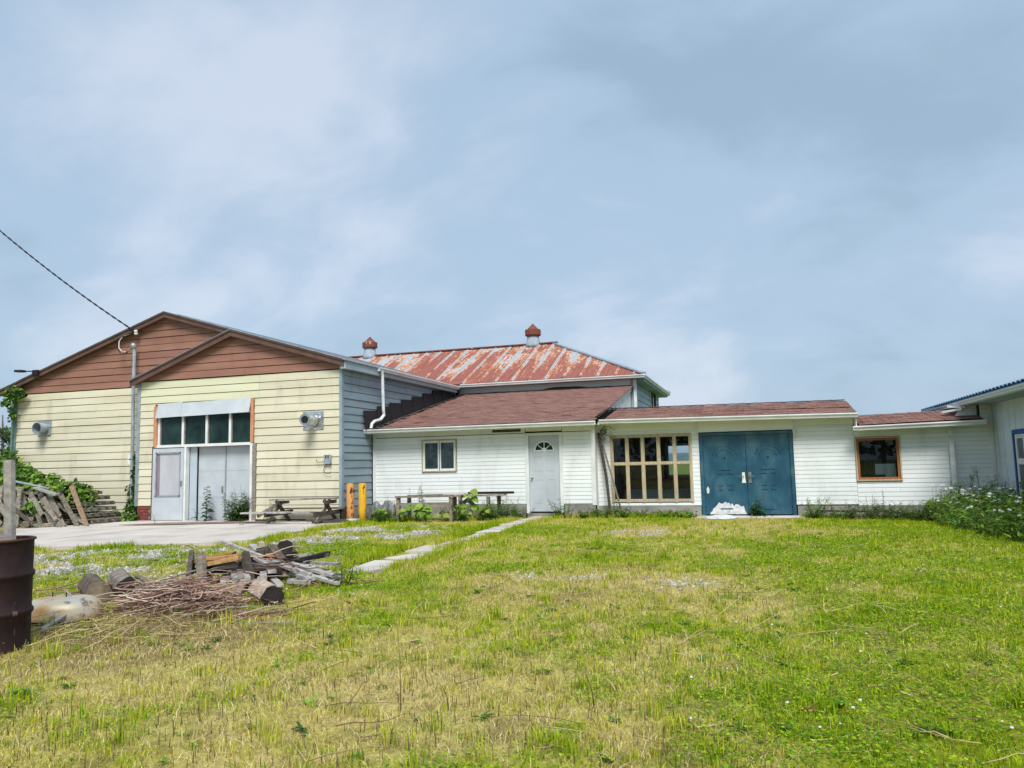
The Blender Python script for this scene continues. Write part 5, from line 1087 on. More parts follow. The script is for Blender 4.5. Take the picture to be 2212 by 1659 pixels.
# ------------------------------------------------------------------ VEGETATION
def m_leaf(name, trans=.35, rough=.6, spec=.3):
    t = NT(name); at = t.n('ShaderNodeAttribute', attribute_name='Col').outputs['Color']
    b = t.n('ShaderNodeBsdfPrincipled', {'Base Color': at, 'Roughness': rough, 'Specular IOR Level': spec}); tr = t.n('ShaderNodeBsdfTranslucent', {'Color': at})
    mx = t.n('ShaderNodeMixShader', {0: trans, 1: b.outputs[0], 2: tr.outputs[0]}); t.t.links.new(mx.outputs[0], t.out.inputs[0]); return t.m
M['leaf'] = m_leaf('leaf_green'); M['grass'] = m_leaf('grass_blade', .3, .7, .15)
RL = random.Random(99)
def leaf(mb, p, d, n, L, W, c, fold=.18, droop=.15):
    d = Vector(d).normalized(); n = Vector(n); s = d.cross(n)
    if s.length < 1e-4: s = d.cross(Vector((1, .3, .2)))
    s.normalize(); n = s.cross(d).normalized(); p = Vector(p)
    c = tuple(max(.004, x*RL.uniform(.8, 1.22)) for x in c)
    vs = [p, p+d*L*.30+s*W*.46+n*W*fold, p+d*L*.42-n*L*.02, p+d*L*.30-s*W*.46+n*W*fold, p+d*L*.68+s*W*.36+n*(W*fold*.8-droop*L*.3), p+d*L*.68-s*W*.36+n*(W*fold*.8-droop*L*.3), p+d*L-n*droop*L]
    mb.add(vs, [(0, 1, 2), (0, 2, 3), (1, 4, 2), (2, 5, 3), (2, 4, 6), (2, 6, 5)], c)
def rdir(R=RL): 
    a = R.uniform(0, 2*math.pi); z = R.uniform(-1, 1); r = math.sqrt(1-z*z); return Vector((r*math.cos(a), r*math.sin(a), z))
def lin(*c): return tuple(srgb(*c)[:3])
G1 = [lin(104, 140, 44), lin(82, 120, 38), lin(124, 156, 54), lin(64, 100, 34)]
GD = [lin(50, 84, 36), lin(42, 70, 32), lin(62, 98, 40), lin(78, 114, 44)]
GY_ = [lin(134, 164, 62), lin(118, 150, 54), lin(150, 172, 72)]
def vine_mass(name, label, blobs, L, cols, cat='vine'):
    v = thing(name, label, cat, (blobs[0][0], blobs[0][1], max(0, blobs[0][2]-blobs[0][5]))); f = MB(); st = MB()
    for (x, y, z, rx, ry, rz_, n) in blobs:
        for i in range(n):
            q = rdir(); k = RL.uniform(.55, 1.05)+RL.gauss(0, .05); p = Vector((x+q.x*rx*k, y+q.y*ry*k, max(.04, z+q.z*rz_*k)))
            out = Vector((q.x, q.y-.45, q.z+.55)).normalized(); d = (Vector((RL.uniform(-1, 1), RL.uniform(-1, .4), RL.uniform(-.9, .25))))
            l = L*RL.uniform(.6, 1.25); leaf(f, p, d, out, l, l*RL.uniform(.75, .95), RL.choice(cols))
        for i in range(max(2, n//90)):
            pts = [(x+RL.uniform(-rx, rx)*.8, y+RL.uniform(-ry, ry)*.6, max(.02, z+RL.uniform(-rz_, rz_)*.8)) for _ in range(3)]; st.tube(pts, .008, 5, .004)
    f.build('foliage', 'leaf', v); st.build('stems', 'darkwood', v, True); return v
vine_mass('grape_vine', 'large green vine mound spilling over the pallets', [(-22.6, 16.7, 1.5, 1.1, .7, .6, 700), (-21.6, 16.8, 1.5, 1.0, .7, .6, 800), (-20.4, 16.7, 1.35, .9, .6, .45, 640), (-19.4, 16.7, 1.12, .7, .5, .34, 460), (-18.5, 16.6, 1.0, .6, .5, .26, 380), (-17.85, 16.7, .85, .32, .35, .32, 180), (-17.7, 16.8, .55, .2, .3, .3, 110), (-21.6, 16.9, .5, .8, .6, .5, 260), (-18.6, 15.9, .55, .3, .12, .2, 60)], .15, G1+GY_[:1]+GD[:1])
vine_mass('climbing_vine', 'vine clinging to the gable corner high at far left', [(-22.15, 18.1, 3.98, .42, .16, .22, 200), (-22.45, 18.05, 3.7, .2, .12, .14, 50), (-22.2, 18.1, 3.35, .1, .1, .3, 40)], .12, G1+GD)
vine_mass('climbing_vine', 'vine clump halfway up the far left barn corner', [(-22.2, 18.0, 1.95, .42, .2, .25, 220), (-22.7, 17.9, 1.8, .4, .3, .3, 180)], .13, G1+GD)
vine_mass('climbing_vine', 'dark vine climbing the conduit mast beside the bay', [(-17.35, 18.12, .35, .3, .2, .4, 330), (-17.3, 18.12, .9, .2, .14, .35, 230), (-17.3, 18.12, 1.4, .13, .1, .3, 130), (-17.35, 18.14, 1.8, .07, .07, .25, 50), (-17.5, 18.2, .9, .3, .1, .3, 30)], .1, GD+G1[:1])
vine_mass('ground_creeper', 'low creeper along the foot of the yellow barn', [(-18.6, 17.95, .12, .5, .3, .18, 240), (-17.8, 17.9, .15, .5, .28, .2, 280), (-17.1, 17.7, .12, .25, .22, .18, 120)], .09, G1+GD)
def tree(x, y, h, cr, label, n, cols):
    t = thing('tree', label, 'tree', (x, y, 0)); tr = MB(); f = MB(); tr.tube([(x, y, -.1), (x+.1, y, h*.35), (x-.05, y+.1, h*.7), (x, y, h*.95)], .11, 8, .02)
    for b in range(16):
        z0 = h*RL.uniform(.25, .8); a = RL.uniform(0, 6.28); l = cr*RL.uniform(.6, 1.1)*(1.2-z0/h*.6); e = Vector((x+math.cos(a)*l, y+math.sin(a)*l, z0+l*RL.uniform(.2, .7))); p0 = Vector((x, y, z0)); tr.tube([p0, p0.lerp(e, .5)+Vector((0, 0, .08)), e], .03, 5, .006)
        for i in range(n//16):
            k = RL.uniform(.35, 1.08); p = p0.lerp(e, k)+rdir()*RL.uniform(.05, .32); l_ = RL.uniform(.09, .17); leaf(f, p, rdir()+Vector((0, 0, -.4)), (RL.uniform(-.5, .5), -.4, 1), l_, l_*.6, RL.choice(cols))
    tr.build('trunk', 'bark', t, True); f.build('crown', 'leaf', t)
tree(-30.6, 24.5, 4.2, 1.15, 'small leafy tree beyond the left end of the yellow barn', 1900, GD+G1)
tree(-33.5, 26.0, 4.6, 1.6, 'second leafy tree at the far left frame edge', 1500, GD)
vine_mass('shrub', 'dense shrub growing behind the left barn corner', [(-24.2, 19.5, .9, 1.0, .6, .9, 500), (-25.6, 20.2, 1.0, 1.0, .6, 1.0, 420)], .15, GD+G1, 'shrub')
def weed(x, y, h, n, L, W, cols, label, name='weed', spread=.12, stem='leaf', flowers=None, per=12, bottom=.08, cat='weed', group=None, lean=0, whorl=False):
    w = thing(name, label, cat, (x, y, 0), group); f = MB(); s = MB(); z = gz(x, y) if y < 18.5 else 0
    for i in range(n):
        a = RL.uniform(0, 6.28); r = RL.uniform(0, spread); b = Vector((x+math.cos(a)*r, y+math.sin(a)*r, z-.01)); hh = h*RL.uniform(.7, 1.05) if n > 1 else h
        t_ = b+Vector((math.cos(a)*spread*RL.uniform(.2, 1.3)+lean*hh, math.sin(a)*spread*RL.uniform(.2, 1.0), hh)); m = b.lerp(t_, .5)+Vector((RL.uniform(-.03, .03), RL.uniform(-.03, .03), 0))*h*3*.3
        s.tube([b, m, t_], .004+.004*h, 5, .002, True, lin(110, 120, 62))
        for k in range(per):
            q = bottom+(1-bottom)*(k+RL.random())/per; p = b.lerp(m, q*2) if q < .5 else m.lerp(t_, q*2-1); sc = (1.05-.65*q) if not whorl else (.9-.3*q)
            aa = RL.uniform(0, 6.28); d = Vector((math.cos(aa), math.sin(aa), RL.uniform(-.15, .55))); leaf(f, p, d, (0, -.2, 1), L*sc*RL.uniform(.7, 1.2), W*sc*RL.uniform(.8, 1.2), RL.choice(cols), .15, .3)
        if flowers:
            for k in range(flowers[0]): p = t_+Vector((RL.uniform(-.1, .1), RL.uniform(-.1, .1), RL.uniform(-.12, .06)))*max(.5, h); s.tube([m.lerp(t_, .7), p], .002, 4, .0015, True, lin(110, 120, 62)); leaf(f, p, (RL.uniform(-1, 1), -1, .2), (0, -.5, 1), flowers[2], flowers[2], flowers[1], 0, 0)
    s.build('stem', 'leaf', w, True); f.build('leaves', 'leaf', w); return w
# in front of the grey sliding doors
weed(-14.47, 17.72, 1.0, 1, .25, .12, GD, 'tall single-stem weed standing before the left sliding door', per=56, spread=.03)
weed(-14.75, 17.70, .36, 1, .2, .08, GD, 'small broad-leaved weed left of the tall door weed', per=10)
weed(-13.42, 17.66, .82, 24, .18, .075, GD, 'bushy dark weed clump before the right sliding door', spread=.25, per=30)
weed(-13.3, 17.72, 1.0, 4, .08, .02, [lin(120, 132, 84)], 'wispy seeding stems above the bushy weed clump', spread=.18, per=9, bottom=.4)
weed(-15.0, 16.55, .42, 1, .07, .03, GY_, 'thin pale weed growing from a crack in the apron', per=16)
weed(-12.3, 17.62, .62, 4, .2, .15, GY_, 'bright green sapling behind the left end of picnic table', spread=.16, per=9)
weed(-12.35, 16.35, .2, 3, .08, .03, G1, 'small weed tuft in the apron crack by the picnic table', spread=.05, per=7)
# by the lean-to
weed(-8.2, 18.35, 1.05, 3, .13, .06, [lin(116, 142, 84), lin(94, 124, 62), lin(140, 160, 110)], 'tallest nettle growing up through the potting bench', spread=.1, per=40)
weed(-8.75, 18.45, .85, 1, .12, .055, [lin(116, 142, 84), lin(94, 124, 62)], 'nettle at the left end of the potting bench', spread=.06, per=20)
weed(-8.5, 18.5, .92, 1, .11, .05, [lin(116, 142, 84), lin(94, 124, 62)], 'thin nettle between the two bench nettles', spread=.04, per=20)
weed(-9.15, 18.3, .66, 5, .16, .035, [lin(150, 168, 130), lin(120, 140, 100)], 'pale willow-leaved weed beside the tarpaulin', spread=.16, per=18)
def burdock(x, y, s, n, label, h=.35):
    w = thing('burdock', label, 'plant', (x, y, 0), 'burdock plants along the white wall'); f = MB(); st = MB()
    for i in range(n):
        a = RL.uniform(0, 6.28); r = RL.uniform(.08, .3)*s*2; hh = h*RL.uniform(.45, 1.15); e = Vector((x+math.cos(a)*r, y+math.sin(a)*r*.8, hh)); st.tube([(x, y, 0), ((x+e.x)/2, (y+e.y)/2, hh*.75), e], .008, 5, .005, True, lin(128, 146, 80)); l = s*RL.uniform(.75, 1.15)
        d = Vector((math.cos(a), math.sin(a)-.5, RL.uniform(-.5, .1))); leaf(f, e-d.normalized()*l*.3, d, (0, -.7, .8), l, l*.85, RL.choice(GY_+G1[:1]+G1[2:3]), .1, .2)
    st.build('stalks', 'leaf', w, True); f.build('leaves', 'leaf', w)
burdock(-8.55, 17.85, .2, 10, 'burdock under the left end of the potting bench'); burdock(-7.95, 17.75, .24, 12, 'burdock with large leaves under the middle of the bench'); burdock(-7.55, 17.85, .18, 7, 'burdock by the right front leg of the bench')
burdock(-8.3, 17.95, .2, 9, 'burdock right of the bench left leg'); burdock(-7.3, 18.2, .22, 9, 'burdock between the potting bench and the trestle'); burdock(-6.95, 17.95, .18, 8, 'low burdock in front of the trestle middle', .25)
burdock(-7.0, 18.4, .26, 9, 'tallest burdock reaching over the trestle plank', .7); burdock(-6.6, 18.3, .2, 9, 'burdock in front of the trestle right leg', .3); burdock(-9.35, 18.1, .17, 8, 'burdock before the tarpaulin')
for i, (x, y, h, lb) in enumerate(((-9.6, 18.2, .4, 'by the yellow bollard'), (-9.1, 17.9, .32, 'left of the potting bench'), (-7.25, 18.1, .45, 'between the two benches'), (-6.35, 18.6, .5, 'beneath the right end of the trestle plank'), (-6.1, 18.7, .62, 'left of the white door'), (-6.45, 18.35, .5, 'in front of the trestle right end'), (-9.35, 18.0, .36, 'in front of the tarpaulin'), (-5.95, 19.1, .35, 'at the white door frame'), (-4.75, 19.3, .5, 'right of the white door'), (-4.2, 19.2, .22, 'at the lean-to corner'), (-3.75, 19.3, .3, 'at the foot of the leaning poles'), (-3.35, 19.4, .38, 'right of the leaning poles'), (-2.8, 19.5, .22, 'below the left panes of the timber window'), (-2.2, 19.55, .2, 'below the middle panes of the timber window'))):
    weed(x, y, h, 12, .13, .06, GD+G1, 'leafy weed clump '+lb, spread=.24, per=14, group='weeds along the white walls')
weed(-1.7, 19.35, .2, 8, .16, .12, G1, 'low round-leaved weed left of the blue doors', spread=.2, per=6)
weed(-.12, 19.7, .48, 5, .18, .14, GD, 'leafy weed growing against the blue doors', spread=.12, per=8); weed(.05, 19.6, .18, 6, .12, .09, GD, 'low weed at the foot of the right blue door', spread=.22, per=6)
weed(1.25, 19.1, .5, 18, .13, .06, G1, 'bushy green weed right of the blue doors', spread=.26, per=12)
for i, (x, y, h, lb) in enumerate(((2.55, 19.25, .30, 'in front of the vent block'), (2.95, 19.1, .34, 'below the brown-framed window'), (3.35, 18.9, .25, 'right of the brown-framed window'))): weed(x, y, h, 12, .13, .055, GD, 'dark weed clump '+lb, spread=.3, per=14, group='weeds before the low wing')
weed(2.45, 19.45, .5, 3, .06, .03, [lin(74, 58, 54), lin(92, 70, 62)], 'dead brown dock spike left of the brown-framed window', spread=.06, per=26, bottom=.2); weed(2.75, 19.4, .62, 1, .07, .035, [lin(74, 58, 54)], 'dead brown dock spike below the brown-framed window', spread=.02, per=46, bottom=.2)
for i, (x, y, h, lb) in enumerate(((1.75, 18.95, .38, 'at the left end of the dark plank'), (2.2, 18.7, .36, 'in front of the dark plank'), (2.7, 18.45, .42, 'nearest the lawn below the brown window'), (3.2, 18.35, .42, 'nearest the lawn right of the brown window'), (3.7, 18.2, .45, 'left of the daisies'), (3.95, 18.75, .55, 'behind the daisies by the downspout'))):
    weed(x, y, h, 14, .13, .05, GD+G1[1:2]+[lin(104, 88, 58)], 'tangled weed clump '+lb, spread=.34, per=14, group='weeds before the low wing')
burdock(3.75, 19.1, .26, 7, 'burdock by the downspout foot', .3)
weed(4.15, 19.4, .62, 6, .13, .05, GD, 'tall dark weed hiding the downspout foot', spread=.14, per=12)
for i, (x, y, h, lb) in enumerate(((4.05, 19.3, 1.05, 'left of the white downspout'), (4.55, 18.6, .95, 'rising before the low wing right end'), (4.85, 18.2, 1.05, 'in the corner by the blue-roofed building'), (4.9, 17.4, .95, 'before the blue door casing'), (4.8, 16.7, .9, 'at the right frame edge'), (4.3, 18.0, .8, 'among the daisies, left side'), (4.5, 17.2, .85, 'among the daisies, middle'), (4.45, 16.0, .75, 'among the daisies, lower right'), (4.7, 18.9, 1.1, 'between the downspout and the corner'))):
    weed(x, y, h, 3, .1, .03, GD, 'tall thin flowering weed '+lb, spread=.12, per=11, flowers=(7, lin(150, 156, 120), .025), bottom=.25, group='tall flowering weeds', lean=-.12 if i == 1 else 0)
weed(-4.75, 8.2, .34, 7, .15, .022, [lin(58, 92, 52), lin(48, 80, 44)], 'dark narrow-leaved weed at the right tip of the wood pile', spread=.1, per=12)
for i, (x, y, h, lb, c) in enumerate(((-2.0, 4.1, .62, 'nearest the camera left of centre', lin(130, 116, 70)), (-.9, 4.2, .2, 'dark stub, nearest centre', lin(74, 58, 46)), (-1.75, 4.2, .12, 'short dark stub near the bottom left', lin(60, 46, 38)))):
    st = MB(); z = gz(x, y); st.tube([(x, y, z), (x-.015, y+.02, z+h*.5), (x-.06, y+.05, z+h)], .004, 5, .0015, True, c); tag(st.build('dry_stem', 'twig', None, True), 'thin dry upright stem '+lb, 'stem', 'dry stems in the lawn')
# daisies and undergrowth at right
dz = MB(); fw_ = MB(); R = random.Random(31)
def inpatch(x, y): return x > 2.95+.62*(y-11.2)*.32-.9*max(0, (13.0-y))*.0 and x < 5.1
i = 0; pts = []
while len(pts) < 2000:
    y = R.uniform(11.8, 19.3); xl = 4.35-.10*(y-12)-.55*math.sin((y-11.8)/7.5*math.pi); x = R.uniform(xl, 5.08)
    pts.append((x, y, xl))
for (x, y, xl) in pts:
    e = min(1, (x-xl)/.5+.25); h = R.uniform(.14, .62)*e+.06+(.22 if R.random() < .12 else 0)
    for k in range(7):
        q = R.random()**.7; p = (x+R.uniform(-.06, .06), y+R.uniform(-.06, .06), .01+h*q); l = R.uniform(.045, .12)
        leaf(dz, p, (R.uniform(-1, 1), R.uniform(-1, .6), R.uniform(0, .8)), (R.uniform(-.3, .3), -.4, 1), l, l*R.uniform(.25, .5), R.choice(G1+G1+GY_+GD[2:]+GY_))
ug = dz.build('undergrowth', 'leaf'); ug['kind'] = 'stuff'; tag(ug, 'dense green undergrowth along the blue-roofed building', 'undergrowth')
YC = lin(226, 186, 60); WC = lin(236, 238, 236)
for n_ in range(300):
    x, y, xl = R.choice(pts); 
    if y > 18.4 and R.random() < .6: continue
    h = R.uniform(.3, .78); o = Vector((x, y-.02, h)); nrm = Vector((R.uniform(-.5, .2), R.uniform(-.7, .1), 1)).normalized(); a = nrm.orthogonal().normalized(); b = nrm.cross(a); r = R.uniform(.024, .037)
    fw_.tube([(x, y, .02), (x+R.uniform(-.02, .02), y, h*.6), o], .0025, 4, .002, True, lin(96, 124, 60))
    for k in range(9):
        t0 = 2*math.pi*k/9; t1 = t0+.28; fw_.add([o, o+(a*math.cos(t0-.28)+b*math.sin(t0-.28))*r*.8, o+(a*math.cos(t0)+b*math.sin(t0))*r*1.1, o+(a*math.cos(t1)+b*math.sin(t1))*r*.8], [(0, 1, 2, 3)], WC)
    fw_.add([o+nrm*.004+(a*math.cos(t)+b*math.sin(t))*r*.32 for t in np.linspace(0, 2*math.pi, 7)[:-1]], [(0, 1, 2, 3, 4, 5)], YC)
da = fw_.build('daisies', 'leaf'); da['kind'] = 'stuff'; tag(da, 'white daisies blooming over the undergrowth at right', 'daisies')

# ------------------------------------------------------------------ gravel stones
def scatter(n, dmin, dmax, power, seed, a0=-46, a1=40):
    r = np.random.default_rng(seed); u = r.random(n); k = 2-power
    d = (dmin**k+u*(dmax**k-dmin**k))**(1/k); a = np.radians(r.uniform(a0, a1, n))+math.radians(-17.5)*0
    # camera looks 17.5 deg left of +Y
    th = np.radians(-17.5)+a; return d*np.sin(th), d*np.cos(th), d, r
x, y, d, r = scatter(150000, 6, 18.5, .6, 5); g = gravel(x, y); keep = (r.random(len(x)) < g*.95) & ~inpoly(x, y, PAD) & ~on_path(x, y) & ~on_bld(x, y)
x, y = x[keep][:26000], y[keep][:26000]; n = len(x); s = r.lognormal(math.log(.014), .4, n).clip(.006, .04)
base = np.array([(1, 0, 0), (.3, .95, 0), (-.8, .6, 0), (-.8, -.6, 0), (.3, -.95, 0), (.1, .05, .8)])
ang = r.uniform(0, 6.28, n); ca, sa = np.cos(ang), np.sin(ang); jx = base[None]*(1+r.uniform(-.25, .25, (n, 6, 3)))
P = np.empty((n, 6, 3)); P[..., 0] = x[:, None]+s[:, None]*(jx[..., 0]*ca[:, None]-jx[..., 1]*sa[:, None]); P[..., 1] = y[:, None]+s[:, None]*(jx[..., 0]*sa[:, None]+jx[..., 1]*ca[:, None]); P[..., 2] = gzn(x, y)[:, None]+s[:, None]*jx[..., 2]-.001
F = np.array([(0, 1, 5), (1, 2, 5), (2, 3, 5), (3, 4, 5), (4, 0, 5)]); F = (np.arange(n)[:, None, None]*6+F[None]).reshape(-1, 3)
C = (L3(176, 172, 166)[None]*r.uniform(.4, 1.3, (n, 1)))*(1+r.uniform(-.04, .04, (n, 3))); C = np.repeat(C.clip(0, .8), 6, 0)
t = NT('limestone_gravel'); at = t.n('ShaderNodeAttribute', attribute_name='Col').outputs['Color']; t.bsdf(at, .9, 0, None, spec=.2); M['gravel'] = t.m
gm = mesh_np('gravel', P.reshape(-1, 3), F, C); gm.materials.append(M['gravel']); go = bpy.data.objects.new('gravel', gm); col.objects.link(go); go['kind'] = 'stuff'; tag(go, 'loose pale limestone gravel between concrete apron and lawn', 'gravel')

# ------------------------------------------------------------------ grass
def blades(name, label, x, y, h, w, lean, yaw, cols, r, curl=.5):
    n = len(x); z = gzn(x, y)-.004; dx, dy = np.cos(yaw), np.sin(yaw); sa = r.uniform(0, math.pi, n); sx, sy = np.cos(sa)*w/2, np.sin(sa)*w/2
    P = np.empty((n, 5, 3)); l1 = lean*.38; l2 = lean
    P[:, 0] = np.stack([x-sx, y-sy, z], 1); P[:, 1] = np.stack([x+sx, y+sy, z], 1)
    hx = h*np.sqrt(np.maximum(.02, 1-l2**2)); mx_, my_, mz = x+dx*h*l1*.5, y+dy*h*l1*.5, z+hx*.55
    P[:, 2] = np.stack([mx_+sx*.8, my_+sy*.8, mz], 1); P[:, 3] = np.stack([mx_-sx*.8, my_-sy*.8, mz], 1)
    P[:, 4] = np.stack([x+dx*h*l2, y+dy*h*l2, z+hx*(1-curl*.25*lean)], 1)
    base = np.arange(n)[:, None]*5; F = np.concatenate([base+np.array([[0, 1, 2]]), base+np.array([[0, 2, 3]]), base+np.array([[3, 2, 4]])], 1).reshape(-1, 3)
    m = mesh_np(name, P.reshape(-1, 3), F, np.repeat(cols, 5, 0)); m.materials.append(M['grass']); o = bpy.data.objects.new(name, m); col.objects.link(o); o['kind'] = 'stuff'; tag(o, label, 'grass'); return o
def mixc(a, b, t): return a*(1-t)+b*t
def grass_cols(x, y, r, gn):
    n = len(x); pal_d = np.array([L3(216, 204, 132), L3(204, 190, 110), L3(222, 212, 146), L3(178, 158, 92)]); pal_m = np.array([L3(204, 202, 48), L3(188, 192, 34), L3(214, 210, 76)]); pal_g = np.array([L3(156, 180, 18), L3(130, 162, 16), L3(174, 194, 28), L3(98, 136, 18)])
    u = r.random(n)*.62+.19; q = gn+(u-.5)*.95
    c = np.where((q < .36)[:, None], pal_d[r.integers(0, 4, n)], np.where((q < .58)[:, None], pal_m[r.integers(0, 3, n)], pal_g[r.integers(0, 4, n)]))
    return c*r.uniform(.6, 1.22, (n, 1))
def valid(x, y): return ~inpoly(x, y, PAD) & ~on_path(x, y) & ~on_bld(x, y) & (np.hypot(x-bx_, y-by_) > .3) & (np.hypot((x+6.5)/.4, (y-5.93)/.33) > 1) & (np.hypot((x+.85)/.45, (y-19.1)/.75) > 1) & ~((np.abs(x+.2) < 1.1) & (y > 19.05))
# short turf
x, y, d, r = scatter(640000, 2.3, 20.5, 1.0, 1); clump = .6*vnoise(x*8.5, y*8.5, 57)+.4*vnoise(x*3.3, y*3.3, 58); dens = (.30+.70*fbm(x, y, 1.3, 55))*(.22+1.1*sst(.28, .62, clump))*(1-.93*gravel(x, y))*(1-.55*brownp(x, y)); dens = dens*np.clip(.45+green(x, y)*.9, 0, 1)
k = (r.random(len(x)) < dens*1.25) & valid(x, y); x, y, d = x[k], y[k], d[k]; n = len(x); gn = green(x, y); tall = .45*fbm(x, y, .9, 61)+.55*(.6*vnoise(x*8.5, y*8.5, 57)+.4*vnoise(x*3.3, y*3.3, 58))
h = r.gamma(5, .0074, n)*(.3+1.3*tall)*(.7+.5*gn); w = r.uniform(.0028, .0052, n)*(.75+d*.10); lean = r.beta(2.6, 1.6, n)*.97
blades('turf_grass', 'short mown grass of the lawn, green to straw yellow', x, y, h, w, lean, r.uniform(0, 6.28, n), grass_cols(x, y, r, gn), r)
# straw litter, lying
x, y, d, r = scatter(250000, 2.3, 17, 1.05, 2); gn = green(x, y); k = (r.random(len(x)) < np.clip(1.05-gn*1.0, .15, 1)*(1-.9*gravel(x, y))) & valid(x, y); x, y, d, gn = x[k], y[k], d[k], gn[k]; n = len(x)
cl = np.array([L3(226, 212, 150), L3(214, 198, 130), L3(198, 174, 120), L3(234, 224, 178), L3(150, 120, 86)])[r.integers(0, 5, n)]*r.uniform(.8, 1.15, (n, 1))
blades('straw_litter', 'dry cut straw lying over the lawn', x, y, r.uniform(.03, .14, n), r.uniform(.002, .0036, n)*(.8+d*.08), r.uniform(.9, .992, n), r.uniform(0, 6.28, n), cl, r)
# taller tufts
r = np.random.default_rng(8); cx, cy, cd, _ = scatter(2600, 2.6, 18.5, .9, 9); gn = green(cx, cy); k = valid(cx, cy) & (gravel(cx, cy) < .99); cx, cy, cd, gn = cx[k], cy[k], cd[k], gn[k]; m = len(cx); cnt = 26
hh = r.lognormal(math.log(.068), .38, m); x = np.repeat(cx, cnt)+r.normal(0, .028, m*cnt)*np.repeat(1+cd*.03, cnt); y = np.repeat(cy, cnt)+r.normal(0, .028, m*cnt)*np.repeat(1+cd*.03, cnt); n = len(x); dd_ = np.repeat(cd, cnt)
tg = np.repeat(np.clip(gn+r.normal(.22, .22, m), 0, 1), cnt); c = grass_cols(x, y, r, tg); v2 = valid(x, y)
x, y, c, dd_ = x[v2], y[v2], c[v2], dd_[v2]; H = np.repeat(hh, cnt)[v2]*r.uniform(.6, 1.15, len(x))
blades('tufted_grass', 'taller grass tufts standing up from the lawn', x, y, H, r.uniform(.003, .0055, len(x))*(.75+dd_*.09), r.beta(1.6, 3, len(x))*.85, r.uniform(0, 6.28, len(x)), c, r)
# edge grass along the apron, path and walls
r = np.random.default_rng(18); seg = [((-21, 10.3), (-13.6, 11.1)), ((-13.6, 11.1), (-11.2, 11.75)), ((-11.2, 11.75), (-9.45, 12.9)), ((-9.5, 12.9), (-9.6, 17.6)), ((-9.6, 18.1), (-5.9, 18.7)), ((-5.0, 19.2), (-1.5, 19.55)), ((.95, 19.5), (4.3, 19.4)), ((-5.5, 9.3), (-5.75, 18.5)), ((-4.85, 9.3), (-5.05, 18.8))]
X = []; Y = []; H = []
for (p, q) in seg:
    L = math.hypot(q[0]-p[0], q[1]-p[1]); k = int(L*900); u = r.random(k); f = fbm(u*L*1.0, u*0+p[0], 1.1, 7); w_ = r.normal(0, .14, k); nxn, nyn = -(q[1]-p[1])/L, (q[0]-p[0])/L; ok = r.random(k) < sst(.3, .6, f)
    X.append((p[0]+(q[0]-p[0])*u+nxn*w_)[ok]); Y.append((p[1]+(q[1]-p[1])*u+nyn*w_)[ok]); H.append((r.uniform(.05, .16, k)*(.5+f))[ok])
x = np.concatenate(X); y = np.concatenate(Y); H = np.concatenate(H); k = valid(x, y); x, y, H = x[k], y[k], H[k]; n = len(x)
blades('verge_grass', 'longer grass fringing the apron, path and walls', x, y, H, r.uniform(.006, .011, n), r.beta(1.6, 3, n)*.85, r.uniform(0, 6.28, n), grass_cols(x, y, r, np.clip(green(x, y)+.18, 0, 1)), r)
# clover and broad leaves
x, y, d, r = scatter(230000, 2.4, 17, 1.0, 12); gn = green(x, y); k = (r.random(len(x)) < sst(.32, .7, gn)*sst(.36, .56, fbm(x, y, .8, 71))*(1-gravel(x, y))) & valid(x, y); x, y, d = x[k], y[k], d[k]; n = len(x)
s = r.uniform(.005, .0115, n)*(.85+d*.06); a = r.uniform(0, 6.28, n); z = gzn(x, y)+r.uniform(.008, .045, n); tl = r.uniform(-.4, .4, (n, 2)); P = np.empty((n, 5, 3))
for i, (u, v) in enumerate(((-1, 0), (-.2, .75), (.9, .35), (.9, -.35), (-.2, -.75))):
    P[:, i, 0] = x+s*(u*np.cos(a)-v*np.sin(a)); P[:, i, 1] = y+s*(u*np.sin(a)+v*np.cos(a)); P[:, i, 2] = z+s*(u*tl[:, 0]+v*tl[:, 1])
F = np.arange(n)[:, None]*5; F = np.concatenate([F+np.array([[0, 1, 4]]), F+np.array([[1, 2, 3]]), F+np.array([[1, 3, 4]])], 1).reshape(-1, 3)
C = np.array([L3(112, 152, 24), L3(136, 170, 30), L3(88, 128, 24), L3(160, 184, 40)])[r.integers(0, 4, n)]*r.uniform(.8, 1.15, (n, 1)); m_ = mesh_np('clover', P.reshape(-1, 3), F, np.repeat(C, 5, 0)); m_.materials.append(M['grass']); o = bpy.data.objects.new('clover', m_); col.objects.link(o); o['kind'] = 'stuff'; tag(o, 'low clover and broadleaf cover in the lawn', 'clover')
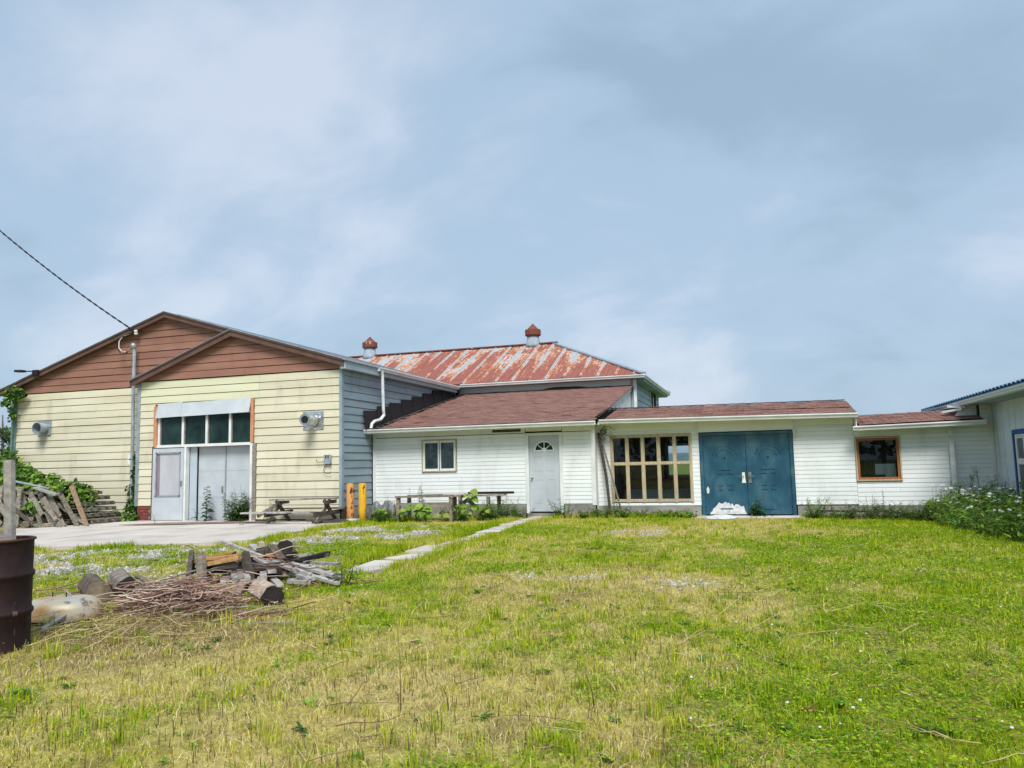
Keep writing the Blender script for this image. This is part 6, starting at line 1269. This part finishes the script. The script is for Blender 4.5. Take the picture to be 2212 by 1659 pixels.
# stubble and tiny white flower heads
x, y, d, r = scatter(9000, 2.5, 11, 1.0, 14); k = valid(x, y) & (gravel(x, y) < .3) & (green(x, y) < .55); x, y, d = x[k], y[k], d[k]; n = len(x)
blades('stubble', 'brown cut stem stubble in the dry part of the lawn', x, y, r.uniform(.03, .09, n), r.uniform(.004, .006, n), r.beta(1.2, 4, n)*.6, r.uniform(0, 6.28, n), np.array([L3(96, 76, 54), L3(120, 98, 66), L3(84, 64, 48)])[r.integers(0, 3, n)], r)
wf = MB(); R = random.Random(44)
for i in range(110):
    x, y = (R.uniform(-.5, 3.2), R.uniform(4, 15)) if i < 80 else (R.uniform(-6.5, -4), R.uniform(5.8, 9))
    z = gz(x, y)+R.uniform(.03, .07); s = R.uniform(.006, .011); wf.lathe((x, y, z), [(s*.3, -s*.5), (s, 0), (s*.8, s*.5), (s*.2, s*.7)], 6)
wf.c = [WC]*len(wf.v); o = wf.build('clover_blossom', 'leaf'); o['kind'] = 'stuff'; tag(o, 'tiny white clover blossoms dotted over the lawn', 'blossom')

# broad-leaved rosettes in the lawn
rb = MB(); R = random.Random(61); k = 0
while k < 420:
    d = 2.6+R.random()**.8*13; a = math.radians(-17.5+R.uniform(-40, 38)); x, y = d*math.sin(a), d*math.cos(a); A = np.array([x]); B = np.array([y])
    if not valid(A, B)[0] or gravel(A, B)[0] > .6: continue
    k += 1; z = gz(x, y); c0 = R.choice(G1+G1+GY_+GD[2:]); s0 = R.uniform(.03, .085)
    for j in range(R.randint(5, 10)):
        t_ = R.uniform(0, 6.28); leaf(rb, (x, y, z+.004), (math.cos(t_), math.sin(t_), R.uniform(.1, .9)), (0, 0, 1), s0*R.uniform(.7, 1.3), s0*R.uniform(.25, .5), c0, .12, .35)
o = rb.build('broadleaf_weeds', 'leaf'); o['kind'] = 'stuff'; tag(o, 'broad-leaved weed rosettes scattered through the lawn', 'weeds')

# the wood behind the camera that the panes mirror
wm = MB(); R = random.Random(23)
for i in range(46):
    x = -46+i*2.1+R.uniform(-.8, .8); y = -24+R.uniform(-4, 4); h = R.uniform(6, 10); r0 = R.uniform(2.0, 3.2); wm.tube([(x, y, -.2), (x, y, h*.5)], .2, 6, .12, True, lin(70, 58, 48))
    for k in range(90):
        q = rdir(R); p = Vector((x+q.x*r0, y+q.y*r0, h*.62+q.z*h*.42)); l = R.uniform(.5, 1.0); leaf(wm, p, rdir(R), q, l, l*.7, R.choice(GD))
o = wm.build('woodland_edge', 'leaf'); o['kind'] = 'stuff'; tag(o, 'dark wood edge behind the viewer, mirrored in the panes', 'woodland')
